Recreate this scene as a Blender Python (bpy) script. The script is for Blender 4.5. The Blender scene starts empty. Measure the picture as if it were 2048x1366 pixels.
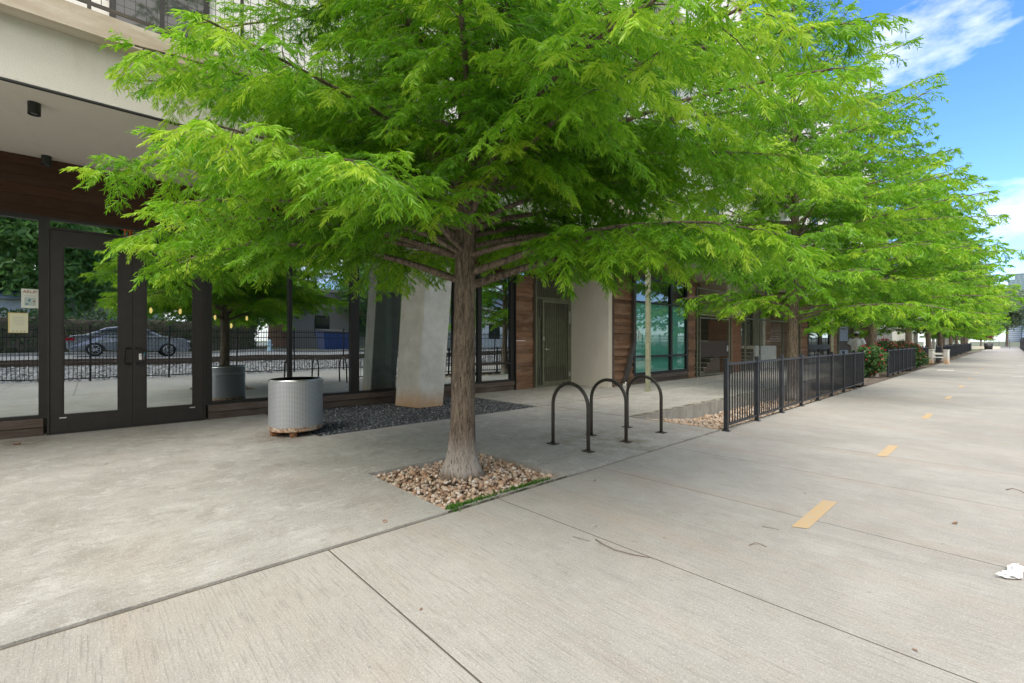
import bpy, bmesh, math, random
import numpy as np
from mathutils import Vector, Matrix
R=math.radians
random.seed(7); np.random.seed(7)
S=bpy.context.scene; COL=S.collection
# ------------------------------------------------------------ camera, sky, sun, exposure
YAW=R(47.414)
cd=bpy.data.cameras.new('camera'); cam=bpy.data.objects.new('camera',cd); COL.objects.link(cam)
cam.location=(0,0,1.4); cam.rotation_euler=(R(90),0,YAW)
cd.sensor_width=36; cd.lens=36*920/2048; cd.clip_start=.05; cd.clip_end=6000
S.camera=cam
SUN_EL,SUN_AZ=R(56),R(158)          # azimuth measured clockwise from +Y
sd=bpy.data.lights.new('sun','SUN'); sd.energy=1.3; sd.angle=R(32); sd.color=(1,.96,.9)
sun=bpy.data.objects.new('sun',sd); COL.objects.link(sun)
sv=Vector((math.sin(SUN_AZ)*math.cos(SUN_EL),math.cos(SUN_AZ)*math.cos(SUN_EL),math.sin(SUN_EL)))
sun.rotation_euler=sv.to_track_quat('Z','Y').to_euler(); sun.location=(20,-20,40)
S.view_settings.view_transform='Standard'; S.view_settings.look='None'; S.view_settings.gamma=1
S.view_settings.exposure=1.36; S.view_settings.use_curve_mapping=False
W=bpy.data.worlds.new('World'); S.world=W; W.use_nodes=True
nt=W.node_tree; nt.nodes.clear()
def N(nt,t,**k):
    n=nt.nodes.new(t)
    for a,b in k.items():
        if a.startswith('i_'): n.inputs[a[2:]].default_value=b
        else: setattr(n,a,b)
    return n
sky=N(nt,'ShaderNodeTexSky',sky_type='NISHITA',sun_disc=False,sun_elevation=SUN_EL,sun_rotation=SUN_AZ,altitude=100,air_density=1.0,dust_density=.6,ozone_density=1.5)
hs=N(nt,'ShaderNodeHueSaturation'); hs.inputs['Saturation'].default_value=1.22; hs.inputs['Value'].default_value=1.0
tc=N(nt,'ShaderNodeTexCoord')
mp=N(nt,'ShaderNodeMapping'); mp.inputs['Scale'].default_value=(1,1,2.2)
nz=N(nt,'ShaderNodeTexNoise'); nz.inputs['Scale'].default_value=3.1; nz.inputs['Detail'].default_value=9; nz.inputs['Roughness'].default_value=.58
cr=N(nt,'ShaderNodeValToRGB'); cr.color_ramp.elements[0].position=.54; cr.color_ramp.elements[1].position=.80
mx=N(nt,'ShaderNodeMix',data_type='RGBA')
bg=N(nt,'ShaderNodeBackground'); bg.inputs['Strength'].default_value=.15
out=N(nt,'ShaderNodeOutputWorld')
L=nt.links.new
L(tc.outputs['Generated'],mp.inputs['Vector']); L(mp.outputs['Vector'],nz.inputs['Vector'])
# cloud cover: own shapes of noise, thicker in places; wide unseen lobes overhead and behind added to whiten fill
def lobe(d,w,a):
    dv=N(nt,'ShaderNodeVectorMath',operation='DISTANCE'); L(tc.outputs['Generated'],dv.inputs[0]); dv.inputs[1].default_value=d
    mr=N(nt,'ShaderNodeMapRange'); mr.inputs['From Min'].default_value=0; mr.inputs['From Max'].default_value=w
    mr.inputs['To Min'].default_value=a; mr.inputs['To Max'].default_value=0
    L(dv.outputs['Value'],mr.inputs['Value']); return mr.outputs['Result']
def pxdir(u,v):
    f=Vector((-math.sin(YAW),math.cos(YAW),0)); r=Vector((math.cos(YAW),math.sin(YAW),0))
    return (f+r*(u-1024)/920-Vector((0,0,1))*(v-683)/920).normalized()
acc=nz.outputs['Fac']
for d,w,a in ((pxdir(1985,105),.10,.10),(pxdir(1900,-20),.12,.10),(pxdir(2040,30),.09,.08),(pxdir(1985,470),.07,.07),(pxdir(2040,450),.06,.04),((0.2,-.3,.93),1.15,.5),((.9,-.3,.35),1.0,.5),((.2,-.95,.3),.9,.3)):
    ad=N(nt,'ShaderNodeMath',operation='ADD'); L(acc,ad.inputs[0]); L(lobe(d,w,a),ad.inputs[1]); acc=ad.outputs[0]
# keep the blue gap over the row of trees
for d,w,a in ((pxdir(1960,250),.2,-.12),):
    ad=N(nt,'ShaderNodeMath',operation='ADD'); L(acc,ad.inputs[0]); L(lobe(d,w,a),ad.inputs[1]); acc=ad.outputs[0]
L(acc,cr.inputs['Fac']); L(sky.outputs['Color'],hs.inputs['Color'])
tintn=N(nt,'ShaderNodeMix',data_type='RGBA',blend_type='MULTIPLY'); tintn.inputs['Factor'].default_value=1; tintn.inputs['B'].default_value=(.66,.74,1.0,1)
L(cr.outputs['Color'],mx.inputs['Factor']); L(hs.outputs['Color'],tintn.inputs['A']); L(tintn.outputs['Result'],mx.inputs['A']); mx.inputs['B'].default_value=(6.6,6.3,5.9,1)
L(mx.outputs['Result'],bg.inputs['Color']); L(bg.outputs['Background'],out.inputs['Surface'])

# ------------------------------------------------------------ materials
M={}
class Mat:
    def __init__(s,name,col=(.5,.5,.5),rough=.7,metal=0,spec=.5):
        m=bpy.data.materials.new(name); m.use_nodes=True; s.m=m; s.nt=m.node_tree
        s.b=s.nt.nodes['Principled BSDF']; s.b.inputs['Base Color'].default_value=(*col,1)
        s.b.inputs['Roughness'].default_value=rough; s.b.inputs['Metallic'].default_value=metal
        s.b.inputs['Specular IOR Level'].default_value=spec
        M[name]=m; s.tc=None
    def n(s,t,**k): return N(s.nt,t,**k)
    def l(s,a,b): s.nt.links.new(a,b)
    def co(s,scale=(1,1,1)):
        if not s.tc: s.tc=s.n('ShaderNodeTexCoord')
        mp=s.n('ShaderNodeMapping'); mp.inputs['Scale'].default_value=scale; s.l(s.tc.outputs['Object'],mp.inputs['Vector']); return mp.outputs['Vector']
    def noise(s,scale,sc=1,detail=5,rough=.6,dist=0):
        t=s.n('ShaderNodeTexNoise'); t.inputs['Scale'].default_value=sc; t.inputs['Detail'].default_value=detail
        t.inputs['Roughness'].default_value=rough; t.inputs['Distortion'].default_value=dist
        s.l(s.co(scale),t.inputs['Vector']); return t.outputs['Fac']
    def ramp(s,fac,stops):
        r=s.n('ShaderNodeValToRGB'); e=r.color_ramp.elements
        e[0].position,e[0].color=stops[0][0],(*stops[0][1],1)
        e[1].position,e[1].color=stops[-1][0],(*stops[-1][1],1)
        for p,c in stops[1:-1]: x=e.new(p); x.color=(*c,1)
        s.l(fac,r.inputs['Fac']); return r.outputs['Color']
    def mix(s,fac,a,b,mode='MIX'):
        x=s.n('ShaderNodeMix',data_type='RGBA',blend_type=mode)
        if isinstance(fac,(int,float)): x.inputs['Factor'].default_value=fac
        else: s.l(fac,x.inputs['Factor'])
        for nm,v in (('A',a),('B',b)):
            if isinstance(v,tuple): x.inputs[nm].default_value=(*v,1)
            else: s.l(v,x.inputs[nm])
        return x.outputs['Result']
    def math(s,op,a,b=0):
        x=s.n('ShaderNodeMath',operation=op)
        for i,v in ((0,a),(1,b)):
            if isinstance(v,(int,float)): x.inputs[i].default_value=v
            else: s.l(v,x.inputs[i])
        return x.outputs[0]
    def xyz(s):
        if not s.tc: s.tc=s.n('ShaderNodeTexCoord')
        x=s.n('ShaderNodeSeparateXYZ'); s.l(s.tc.outputs['Object'],x.inputs[0]); return x.outputs
    def attr(s,name): a=s.n('ShaderNodeAttribute',attribute_name=name); return a.outputs['Fac']
    def color(s,c): s.l(c,s.b.inputs['Base Color'])
    def roughn(s,c): s.l(c,s.b.inputs['Roughness'])
    def bump(s,h,st=.3,d=.01):
        b=s.n('ShaderNodeBump'); b.inputs['Strength'].default_value=st; b.inputs['Distance'].default_value=d
        s.l(h,b.inputs['Height'])
        if s.b.inputs['Normal'].links: s.l(s.b.inputs['Normal'].links[0].from_socket,b.inputs['Normal'])
        s.l(b.outputs['Normal'],s.b.inputs['Normal'])
def smooth(m,fac,lo,hi):
    r=m.n('ShaderNodeMapRange',interpolation_type='SMOOTHSTEP'); r.inputs['From Min'].default_value=lo; r.inputs['From Max'].default_value=hi
    m.l(fac,r.inputs['Value']); return r.outputs['Result']

def concrete(name,base,broomdir,stain,light,moss=False,trail=False):
    m=Mat(name,base,.88,spec=.25)
    c=m.mix(smooth(m,m.noise((1,1,1),.55,6,.65,.3),.36,.66),tuple(x*.86 for x in base),tuple(min(1,x*1.08) for x in base))
    c=m.mix(m.math('MULTIPLY',smooth(m,m.noise((1,1,1),2.3,12,.82,.3),.47,.63),.4 if trail else .7),c,stain)
    c=m.mix(m.math('MULTIPLY',smooth(m,m.noise((1,1,1),3.1,12,.85,.3),.5,.62),.35 if trail else .6),c,light)
    # trail patches with a pink cast
    c=m.mix(m.math('MULTIPLY',smooth(m,m.noise((.7,1,1),.9,4,.5,.2),.5,.75),.35),c,(base[0]*1.02,base[1]*.88,base[2]*.80))
    if trail:
        c=m.mix(m.math('MULTIPLY',smooth(m,m.noise((.25,2.2,1),1,5,.65,.2),.5,.68),.5),c,(base[0]*1.0,base[1]*.87,base[2]*.78))
        c=m.mix(m.math('MULTIPLY',smooth(m,m.noise((.3,3.1,1),1.3,6,.7,.2),.54,.68),.4),c,tuple(x*.72 for x in base))
    for sc_,lo,am in ((7,.72,.35),(21,.70,.5)):
        c=m.mix(m.math('MULTIPLY',smooth(m,m.noise((1,1,1),sc_,3,.5),lo,lo+.04),am),c,tuple(x*.5 for x in base))
    br=m.noise(broomdir,1,3,.7,.15)
    c=m.mix(m.math('MULTIPLY',smooth(m,br,.48,.72),.6),c,tuple(x*.5 for x in base))
    sp=m.noise((1,1,1),110,4,.9)
    c=m.mix(m.math('MULTIPLY',smooth(m,sp,.50,.66),.75),c,tuple(x*.45 for x in base))
    c=m.mix(m.math('MULTIPLY',smooth(m,m.noise((1,1,1),75,3,.9),.54,.68),.7),c,tuple(min(.8,x*1.45) for x in base))
    if moss:
        g=m.n('ShaderNodeVectorMath',operation='DISTANCE'); m.l(m.co((1,1.3,1)),g.inputs[0]); g.inputs[1].default_value=(-3.75,7.0,0)
        f=m.math('MULTIPLY',smooth(m,g.outputs['Value'],1.5,.3),smooth(m,m.noise((1,1,1),3.5,6,.7),.42,.62))
        c=m.mix(m.math('MULTIPLY',f,.55),c,(.16,.15,.07))
        for p_,ra,am in (((-7.25,2.1,0),.62,.75),((-9.2,-.7,0),.5,.6),((-8.5,.6,0),.9,.3),((-4.2,4.7,0),.28,.45),((-3.6,5.5,0),.25,.5),((-7.6,5.9,0),.4,.3)):
            g=m.n('ShaderNodeVectorMath',operation='DISTANCE'); m.l(m.co((1,1,1)),g.inputs[0]); g.inputs[1].default_value=p_
            f=m.math('MULTIPLY',smooth(m,g.outputs['Value'],ra,ra*.35),smooth(m,m.noise((1,1,1),7,6,.75),.36,.6)); c=m.mix(m.math('MULTIPLY',f,am),c,(.17,.135,.10))
    m.color(c)
    m.bump(br,.35,.004); m.bump(sp,.5,.004); m.bump(m.noise((1,1,1),14,6,.7),.25,.01)
    return m
concrete('trail_concrete',(.375,.358,.325),(4,95,1),(.30,.275,.235),(.445,.43,.405),trail=True)
concrete('walk_concrete',(.38,.368,.338),(85,6,1),(.255,.235,.205),(.52,.51,.485),moss=True)
m=Mat('edge_concrete',(.3,.28,.24),.9); c=m.mix(smooth(m,m.noise((5,5,1.2),1,8,.75,.5),.42,.58),(.075,.07,.05),(.34,.31,.25)); m.color(c); m.bump(m.noise((1,1,1),25,6,.7),.6,.02)
m=Mat('curb_dirt',(.1,.085,.06),.95); m.color(m.mix(m.noise((1,1,1),9,6,.7),(.05,.042,.03),(.17,.14,.10))); m.bump(m.noise((1,1,1),40,5,.7),.6,.02)
m=Mat('joint_dark',(.09,.08,.065),.95)
m=Mat('earth',(.16,.12,.085),.95); m.color(m.mix(m.noise((1,1,1),1.5,8,.7),(.10,.08,.05),(.26,.2,.14))); m.bump(m.noise((1,1,1),30,5,.7),.6,.02)
m=Mat('far_ground',(.1,.12,.05),.95); m.color(m.mix(smooth(m,m.noise((1,1,1),.12,6,.6),.4,.6),(.07,.11,.03),(.17,.15,.09)))
m=Mat('asphalt',(.3,.3,.3),.9); m.color(m.mix(m.noise((1,1,1),2,6,.7),(.22,.22,.215),(.32,.315,.30))); m.bump(m.noise((1,1,1),60,4,.7),.4,.01)
m=Mat('dark_gravel',(.05,.055,.06),.9)
v=m.n('ShaderNodeTexVoronoi'); v.inputs['Scale'].default_value=42; m.l(m.co(),v.inputs['Vector'])
m.color(m.mix(smooth(m,m.math('ADD',m.math('MULTIPLY',m.noise((1,1,1),33,3,.8),1),0),.4,.7),(.03,.033,.038),(.20,.205,.21))); m.bump(v.outputs['Distance'],1,.03)
m=Mat('gravel_stone',(.07,.075,.08),.85); m.color(m.ramp(m.attr('tint'),((0,(.03,.033,.038)),(.6,(.11,.118,.128)),(.93,(.22,.23,.24)),(1,(.4,.4,.39)))))
m=Mat('ballast_stone',(.4,.4,.4),.9); m.color(m.ramp(m.attr('tint'),((0,(.12,.11,.10)),(.5,(.32,.31,.30)),(1,(.62,.61,.6)))))
m=Mat('river_stone',(.4,.3,.2),.75)
c=m.ramp(m.attr('tint'),((0,(.20,.12,.075)),(.18,(.42,.26,.165)),(.36,(.55,.42,.31)),(.5,(.30,.24,.19)),(.64,(.62,.54,.45)),(.8,(.48,.33,.22)),(1,(.72,.68,.62))))
c=m.mix(m.math('MULTIPLY',smooth(m,m.noise((1,1,1),45,5,.7),.4,.65),.5),c,(.30,.19,.12)); m.color(c); m.bump(m.noise((1,1,1),60,5,.7),.5,.01)
# stucco and concrete of the building
m=Mat('stucco',(.66,.63,.57),.9,spec=.2)
st=smooth(m,m.noise((.6,2.2,.25),1,6,.65,.2),.55,.75)
zf=smooth(m,m.xyz()['Z'],4.15,4.8)
c=m.mix(m.math('MULTIPLY',m.math('MULTIPLY',st,zf),.6),(.70,.67,.62),(.42,.34,.26)); m.color(m.mix(m.math('MULTIPLY',m.noise((1,1,1),38,4,.7),.25),c,(.50,.48,.44))); m.bump(m.noise((1,1,1),70,4,.8),.7,.012)
m=Mat('beam_cap',(.55,.49,.4),.85); m.color(m.mix(smooth(m,m.noise((4,1.2,6),1,7,.7,.4),.35,.7),(.44,.36,.28),(.60,.54,.46))); m.bump(m.noise((1,1,1),30,5,.7),.3,.01)
m=Mat('soffit_paint',(.6,.55,.5),.85,spec=.2); c=m.mix(m.math('MULTIPLY',smooth(m,m.noise((1,2.5,1),1.4,4,.6),.55,.6),.1),(.70,.65,.59),(.52,.47,.42)); m.color(c); m.bump(m.noise((1,1,1),50,3,.7),.15,.005)
m=Mat('column_concrete',(.5,.5,.47),.85)
c=m.mix(smooth(m,m.noise((1,1,1),2.5,8,.7,.2),.35,.7),(.52,.515,.48),(.66,.655,.62))
rz=m.math('MULTIPLY',smooth(m,m.math('ADD',m.xyz()['Z'],m.math('MULTIPLY',m.noise((3,3,1),1.6,5,.7),.55)),.78,.28),.85)
c=m.mix(rz,c,(.50,.30,.15)); c=m.mix(m.math('MULTIPLY',smooth(m,m.noise((1,1,1),28,3,.6),.66,.72),.8),c,(.2,.17,.13)); m.color(c); m.bump(m.noise((1,1,1),12,7,.7),.25,.01)
m=Mat('fin_wall',(.52,.49,.42),.88,spec=.2); m.color(m.mix(smooth(m,m.noise((1,1,.6),1.2,7,.65),.3,.7),(.57,.535,.465),(.63,.60,.535))); m.bump(m.noise((1,1,1),55,4,.7),.25,.006)
m=Mat('upper_wall',(.74,.73,.69),.9,spec=.2); m.color(m.mix(m.noise((1,1,.4),.8,5,.6),(.72,.71,.67),(.80,.79,.76))); m.bump(m.noise((1,1,1),50,4,.7),.3,.01)
# timber
def wood(name,a,b,grey,gfac,sy=(.6,2,16)):
    m=Mat(name,a,.75,spec=.25)
    c=m.mix(m.attr('tint'),a,b)
    c=m.mix(m.math('MULTIPLY',smooth(m,m.noise((3,1.2,24),2,7,.75,.5),.4,.7),.65),c,tuple(x*.35 for x in a))
    c=m.mix(m.math('MULTIPLY',smooth(m,m.noise((1,1.2,4),1.3,6,.7,.4),.4,.75),gfac),c,grey)
    m.color(c); m.bump(m.noise((3,2,40),2,6,.75,.3),.7,.01)
wood('wood_dark',(.052,.026,.015),(.085,.04,.022),(.07,.05,.038),.4)
wood('wood_panel',(.14,.075,.045),(.30,.165,.10),(.32,.24,.19),.5)
wood('wood_brightened',(.32,.19,.13),(.48,.32,.23),(.42,.32,.26),.4)  # paler boards, colour lifted further to brighten the dark recess under the overhang
wood('wood_red',(.24,.095,.055),(.33,.14,.085),(.22,.12,.08),.3)
wood('wood_grey',(.09,.066,.055),(.14,.105,.09),(.17,.15,.135),.6)
# metals and paint
def paint(name,c,r=.45,metal=0,var=.15,spec=.5):
    m=Mat(name,c,r,metal,spec); m.color(m.mix(m.math('MULTIPLY',smooth(m,m.noise((1,1,1),5,6,.7),.35,.75),1),c,tuple(x*(1+var*3) for x in c)))
    m.roughn(m.math('ADD',m.math('MULTIPLY',m.noise((1,1,1),12,5,.7),.3),r-.12)); return m
paint('door_bronze',(.021,.018,.017),.5)
paint('frame_black',(.012,.011,.011),.42)
paint('fence_black',(.013,.014,.017),.38,var=.5)
paint('rack_bronze',(.032,.027,.021),.36,var=.35)
paint('gate_green',(.115,.125,.088),.5)
paint('post_sage',(.235,.245,.165),.5)
paint('handle_dark',(.02,.02,.02),.3,.6)
paint('steel',(.55,.56,.57),.3,.9)
paint('lamp_black',(.016,.017,.017),.5)
paint('white_paint',(.72,.71,.68),.5)
paint('downspout',(.045,.04,.035),.45)
paint('rail_steel',(.12,.085,.065),.5,.7)
paint('blue_bin',(.02,.06,.22),.4)
paint('hydrant_paint',(.4,.55,.62),.5)
paint('red_paint',(.45,.03,.03),.5)
m=Mat('yellow_marking',(.62,.38,.13),.8); c=m.mix(smooth(m,m.noise((1,1,1),30,6,.8),.44,.66),(.50,.345,.17),(.40,.36,.29)); m.color(c); m.bump(m.noise((5,230,1),1,3,.7),.3,.003)
m=Mat('white_marking',(.6,.6,.57),.8); m.color(m.mix(smooth(m,m.noise((1,1,1),14,6,.8),.46,.6),(.60,.59,.56),(.42,.40,.36)))
# perforated steel of the litter bin
m=Mat('perforated',(.45,.47,.5),.42,.75)
uv=m.n('ShaderNodeUVMap'); 
sx=m.n('ShaderNodeSeparateXYZ'); m.l(uv.outputs[0],sx.inputs[0])
def cell(s,k):
    f=m.math('FRACT',m.math('MULTIPLY',s,k)); return m.math('ABSOLUTE',m.math('SUBTRACT',f,.5))
dx=cell(sx.outputs[0],112); dz=cell(sx.outputs[1],40)
mxx=m.math('MAXIMUM',dx,dz); hole=smooth(m,mxx,.30,.22)
rust=smooth(m,m.math('ADD',m.xyz()['Z'],m.math('MULTIPLY',m.noise((9,9,9),2,5,.7),.16)),.245,.20)
c=m.mix(hole,(.46,.48,.51),(.12,.125,.135)); c=m.mix(m.math('MULTIPLY',smooth(m,m.noise((3,3,2),2,5,.7),.45,.7),.3),c,(.36,.37,.38))
c=m.mix(rust,c,m.mix(smooth(m,m.noise((1,1,1),28,5,.8),.4,.6),(.16,.055,.02),(.62,.52,.38))); m.color(c)
m.l(m.math('MULTIPLY',m.math('SUBTRACT',1,rust),.4),m.b.inputs['Metallic']); m.bump(m.math('SUBTRACT',1,hole),.5,.004)
m=Mat('rust',(.2,.07,.03),.9); m.color(m.mix(smooth(m,m.noise((1,1,1),35,6,.8),.4,.6),(.07,.035,.02),(.36,.17,.08))); m.bump(m.noise((1,1,1),50,5,.8),.8,.01)
# glass
def glass(name,tint,refl,gcol=(.82,.9,.93),wavy=0):
    m=bpy.data.materials.new(name); m.use_nodes=True; nt=m.node_tree; nt.nodes.clear(); M[name]=m
    o=N(nt,'ShaderNodeOutputMaterial'); t=N(nt,'ShaderNodeBsdfTransparent'); t.inputs[0].default_value=(*tint,1)
    g=N(nt,'ShaderNodeBsdfGlossy'); g.inputs['Roughness'].default_value=.003; g.inputs[0].default_value=(*gcol,1)
    f=N(nt,'ShaderNodeFresnel'); f.inputs[0].default_value=1.5
    a=N(nt,'ShaderNodeMath',operation='ADD'); a.inputs[1].default_value=refl; a.use_clamp=True
    if wavy:
        tc=N(nt,'ShaderNodeTexCoord'); nz=N(nt,'ShaderNodeTexNoise'); nz.inputs['Scale'].default_value=.8; nz.inputs['Detail'].default_value=1
        b=N(nt,'ShaderNodeBump'); b.inputs['Strength'].default_value=wavy; b.inputs['Distance'].default_value=.02
        nt.links.new(tc.outputs['Object'],nz.inputs['Vector']); nt.links.new(nz.outputs['Fac'],b.inputs['Height']); nt.links.new(b.outputs['Normal'],g.inputs['Normal'])
    x=N(nt,'ShaderNodeMixShader'); nt.links.new(f.outputs[0],a.inputs[0]); ge=N(nt,'ShaderNodeNewGeometry'); iv=N(nt,'ShaderNodeMath',operation='SUBTRACT'); iv.inputs[0].default_value=1; nt.links.new(ge.outputs['Backfacing'],iv.inputs[1])
    mu=N(nt,'ShaderNodeMath',operation='MULTIPLY'); nt.links.new(a.outputs[0],mu.inputs[0]); nt.links.new(iv.outputs[0],mu.inputs[1]); nt.links.new(mu.outputs[0],x.inputs[0])
    nt.links.new(t.outputs[0],x.inputs[1]); nt.links.new(g.outputs[0],x.inputs[2]); nt.links.new(x.outputs[0],o.inputs[0])
glass('shop_glass',(.66,.78,.74),.5,wavy=.12)
glass('teal_glass',(.88,.96,.94),.12)
glass('sky_glass',(.3,.38,.42),.35)
m=Mat('window_dark',(.02,.025,.03),.05,spec=1)
m=Mat('teal_blind',(.2,.5,.42),.7); m.color(m.mix(m.noise((1,1,.1),3,4,.6),(.15,.46,.39),(.22,.56,.48)))
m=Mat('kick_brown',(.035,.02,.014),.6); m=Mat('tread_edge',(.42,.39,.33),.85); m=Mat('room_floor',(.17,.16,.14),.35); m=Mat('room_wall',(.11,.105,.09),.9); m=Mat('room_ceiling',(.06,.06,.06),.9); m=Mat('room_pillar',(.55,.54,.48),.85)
def emit(name,c,s):
    m=Mat(name,c); m.b.inputs['Emission Color'].default_value=(*c,1); m.b.inputs['Emission Strength'].default_value=s
emit('lamp_glow',(1,.55,.2),1.3); emit('downlight_glow',(1,.8,.5),1.5)
# vegetation
def leafmat(name,stops,trans=.42,rough=.5):
    m=bpy.data.materials.new(name); m.use_nodes=True; nt=m.node_tree; nt.nodes.clear(); M[name]=m
    o=N(nt,'ShaderNodeOutputMaterial'); a=N(nt,'ShaderNodeAttribute',attribute_name='tint')
    r=N(nt,'ShaderNodeValToRGB'); e=r.color_ramp.elements; e[0].position,e[0].color=stops[0][0],(*stops[0][1],1); e[1].position,e[1].color=stops[-1][0],(*stops[-1][1],1)
    for p,c in stops[1:-1]: x=e.new(p); x.color=(*c,1)
    d=N(nt,'ShaderNodeBsdfDiffuse'); t=N(nt,'ShaderNodeBsdfTranslucent'); x=N(nt,'ShaderNodeMixShader'); x.inputs[0].default_value=trans
    g=N(nt,'ShaderNodeBsdfGlossy'); g.inputs['Roughness'].default_value=rough; g.inputs[0].default_value=(.8,.8,.8,1); y=N(nt,'ShaderNodeMixShader'); y.inputs[0].default_value=.03
    k=nt.links.new; k(a.outputs['Fac'],r.inputs[0]); k(r.outputs[0],d.inputs[0]); k(r.outputs[0],t.inputs[0])
    k(d.outputs[0],x.inputs[1]); k(t.outputs[0],x.inputs[2]); k(x.outputs[0],y.inputs[1]); k(g.outputs[0],y.inputs[2]); k(y.outputs[0],o.inputs[0])
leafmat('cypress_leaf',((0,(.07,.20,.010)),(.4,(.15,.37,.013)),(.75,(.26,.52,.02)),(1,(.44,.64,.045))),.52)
leafmat('cypress_leaf_dark',((0,(.04,.10,.02)),(.5,(.08,.20,.03)),(1,(.18,.34,.06))),.4)
leafmat('oak_leaf',((0,(.10,.22,.04)),(.6,(.20,.38,.09)),(1,(.34,.50,.16))),.45)
leafmat('grey_leaf',((0,(.10,.15,.09)),(.6,(.20,.27,.16)),(1,(.34,.40,.27))),.4)  # grey green made paler in the colour to suggest distance haze
leafmat('hedge_leaf',((0,(.03,.07,.02)),(.6,(.09,.16,.045)),(1,(.22,.28,.12))),.25)
leafmat('rose_leaf',((0,(.03,.085,.025)),(.6,(.08,.18,.05)),(1,(.22,.32,.10))),.3)
leafmat('red_petal',((0,(.36,.03,.05)),(.6,(.60,.10,.11)),(1,(.72,.30,.25))),.3)
leafmat('red_leaf',((0,(.10,.035,.02)),(1,(.28,.09,.05))),.3)
leafmat('grass_blade',((0,(.04,.12,.015)),(1,(.12,.28,.03))),.4)
m=Mat('bark',(.2,.14,.1),.95,spec=.1)
gr=m.noise((26,26,4.5),1,8,.75,.9); gr2=m.noise((70,70,14),1,5,.7,.6)
c=m.mix(smooth(m,gr,.32,.66),(.075,.055,.042),(.33,.262,.205)); c=m.mix(m.math('MULTIPLY',smooth(m,gr2,.45,.7),.55),c,(.50,.41,.33))
wz=m.math('ADD',m.xyz()['Z'],m.math('MULTIPLY',m.noise((6,6,3),1,5,.7),.22))
wf=m.math('MULTIPLY',m.math('MULTIPLY',smooth(m,wz,.60,.22),smooth(m,wz,.10,.2)),smooth(m,gr2,.3,.52))
c=m.mix(m.math('MULTIPLY',wf,.8),c,(.62,.57,.52)); m.color(c); m.bump(gr,1,.05); m.bump(gr2,.6,.015)
m=Mat('twig_bark',(.16,.11,.08),.9); m.color(m.mix(m.noise((1,1,1),9,5,.7),(.09,.06,.045),(.24,.17,.125)))
m=Mat('dead_leaf',(.25,.13,.07),.8); m.color(m.mix(m.noise((1,1,1),60,4,.7),(.14,.07,.04),(.34,.19,.11)))
m=Mat('paper',(.82,.82,.82),.6)
m=Mat('skin',(.20,.11,.075),.55); m=Mat('white_shirt',(.62,.66,.74),.9); m=Mat('cap_cloth',(.5,.55,.52),.9); m=Mat('shoe',(.04,.04,.04),.7); m=Mat('hair',(.03,.025,.02),.9)
m=Mat('plaid_cloth',(.3,.15,.15),.9); m.color(m.mix(smooth(m,m.math('SINE',m.math('MULTIPLY',m.xyz()['Z'],90)),-.2,.2),(.30,.14,.13),(.20,.17,.17)))
m=Mat('poster_paper',(.62,.66,.60),.7); m=Mat('notice_paper',(.62,.62,.46),.7); m=Mat('ink_red',(.30,.06,.03),.7); m=Mat('ink_grey',(.25,.28,.28),.7); m=Mat('ink_teal',(.03,.20,.28),.7); m=Mat('ink_orange',(.62,.13,.03),.7); m=Mat('ink_pale',(.40,.47,.44),.7)
m=Mat('notice_border',(.60,.50,.22),.7)
m=Mat('clapboard',(.76,.76,.72),.7); m.bump(m.math('FRACT',m.math('MULTIPLY',m.xyz()['Z'],6)),1,.03)
m=Mat('brick',(.3,.13,.08),.9)
b=m.n('ShaderNodeTexBrick'); b.inputs['Color1'].default_value=(.32,.13,.08,1); b.inputs['Color2'].default_value=(.24,.10,.065,1); b.inputs['Mortar'].default_value=(.35,.3,.25,1); b.inputs['Scale'].default_value=4
mpv=m.n('ShaderNodeMapping'); mpv.inputs['Rotation'].default_value=(R(90),0,R(90)); m.l(m.n('ShaderNodeTexCoord').outputs['Object'],mpv.inputs[0]); m.l(mpv.outputs[0],b.inputs['Vector']); m.color(b.outputs['Color'])
m=Mat('roof_blue',(.30,.36,.42),.7); m=Mat('tower_glass',(.12,.2,.26),.25,.3,spec=.8)
x=m.xyz(); 
gx=smooth(m,m.math('ABSOLUTE',m.math('SUBTRACT',m.math('FRACT',m.math('MULTIPLY',m.math('ADD',x['X'],x['Y']),.16)),.5)),.33,.40)
gz=smooth(m,m.math('ABSOLUTE',m.math('SUBTRACT',m.math('FRACT',m.math('MULTIPLY',x['Z'],.27)),.5)),.28,.34)
m.color(m.mix(m.math('MAXIMUM',gx,gz),(.07,.14,.17),(.15,.21,.23)))
m=Mat('tower_white',(.6,.64,.68),.8); x=m.xyz(); m.color(m.mix(smooth(m,m.math('ABSOLUTE',m.math('SUBTRACT',m.math('FRACT',m.math('MULTIPLY',x['Z'],.27)),.5)),.2,.26),(.20,.25,.30),(.38,.42,.46)))
m=Mat('tower_dark',(.10,.14,.22),.6); x=m.xyz(); m.color(m.mix(smooth(m,m.math('ABSOLUTE',m.math('SUBTRACT',m.math('FRACT',m.math('MULTIPLY',x['Z'],.27)),.5)),.2,.26),(.06,.09,.15),(.22,.28,.38)))
paint('car_paint',(.34,.36,.42),.22,.6); m=Mat('tyre',(.02,.02,.02),.85); m=Mat('tail_red',(.4,.01,.02),.2); m=Mat('car_glass',(.03,.05,.06),.05,spec=1)
m=Mat('deck_wood',(.16,.12,.1),.85); m.color(m.mix(smooth(m,m.noise((10,.6,1),2,6,.7),.4,.6),(.10,.075,.06),(.20,.155,.125)))

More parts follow.
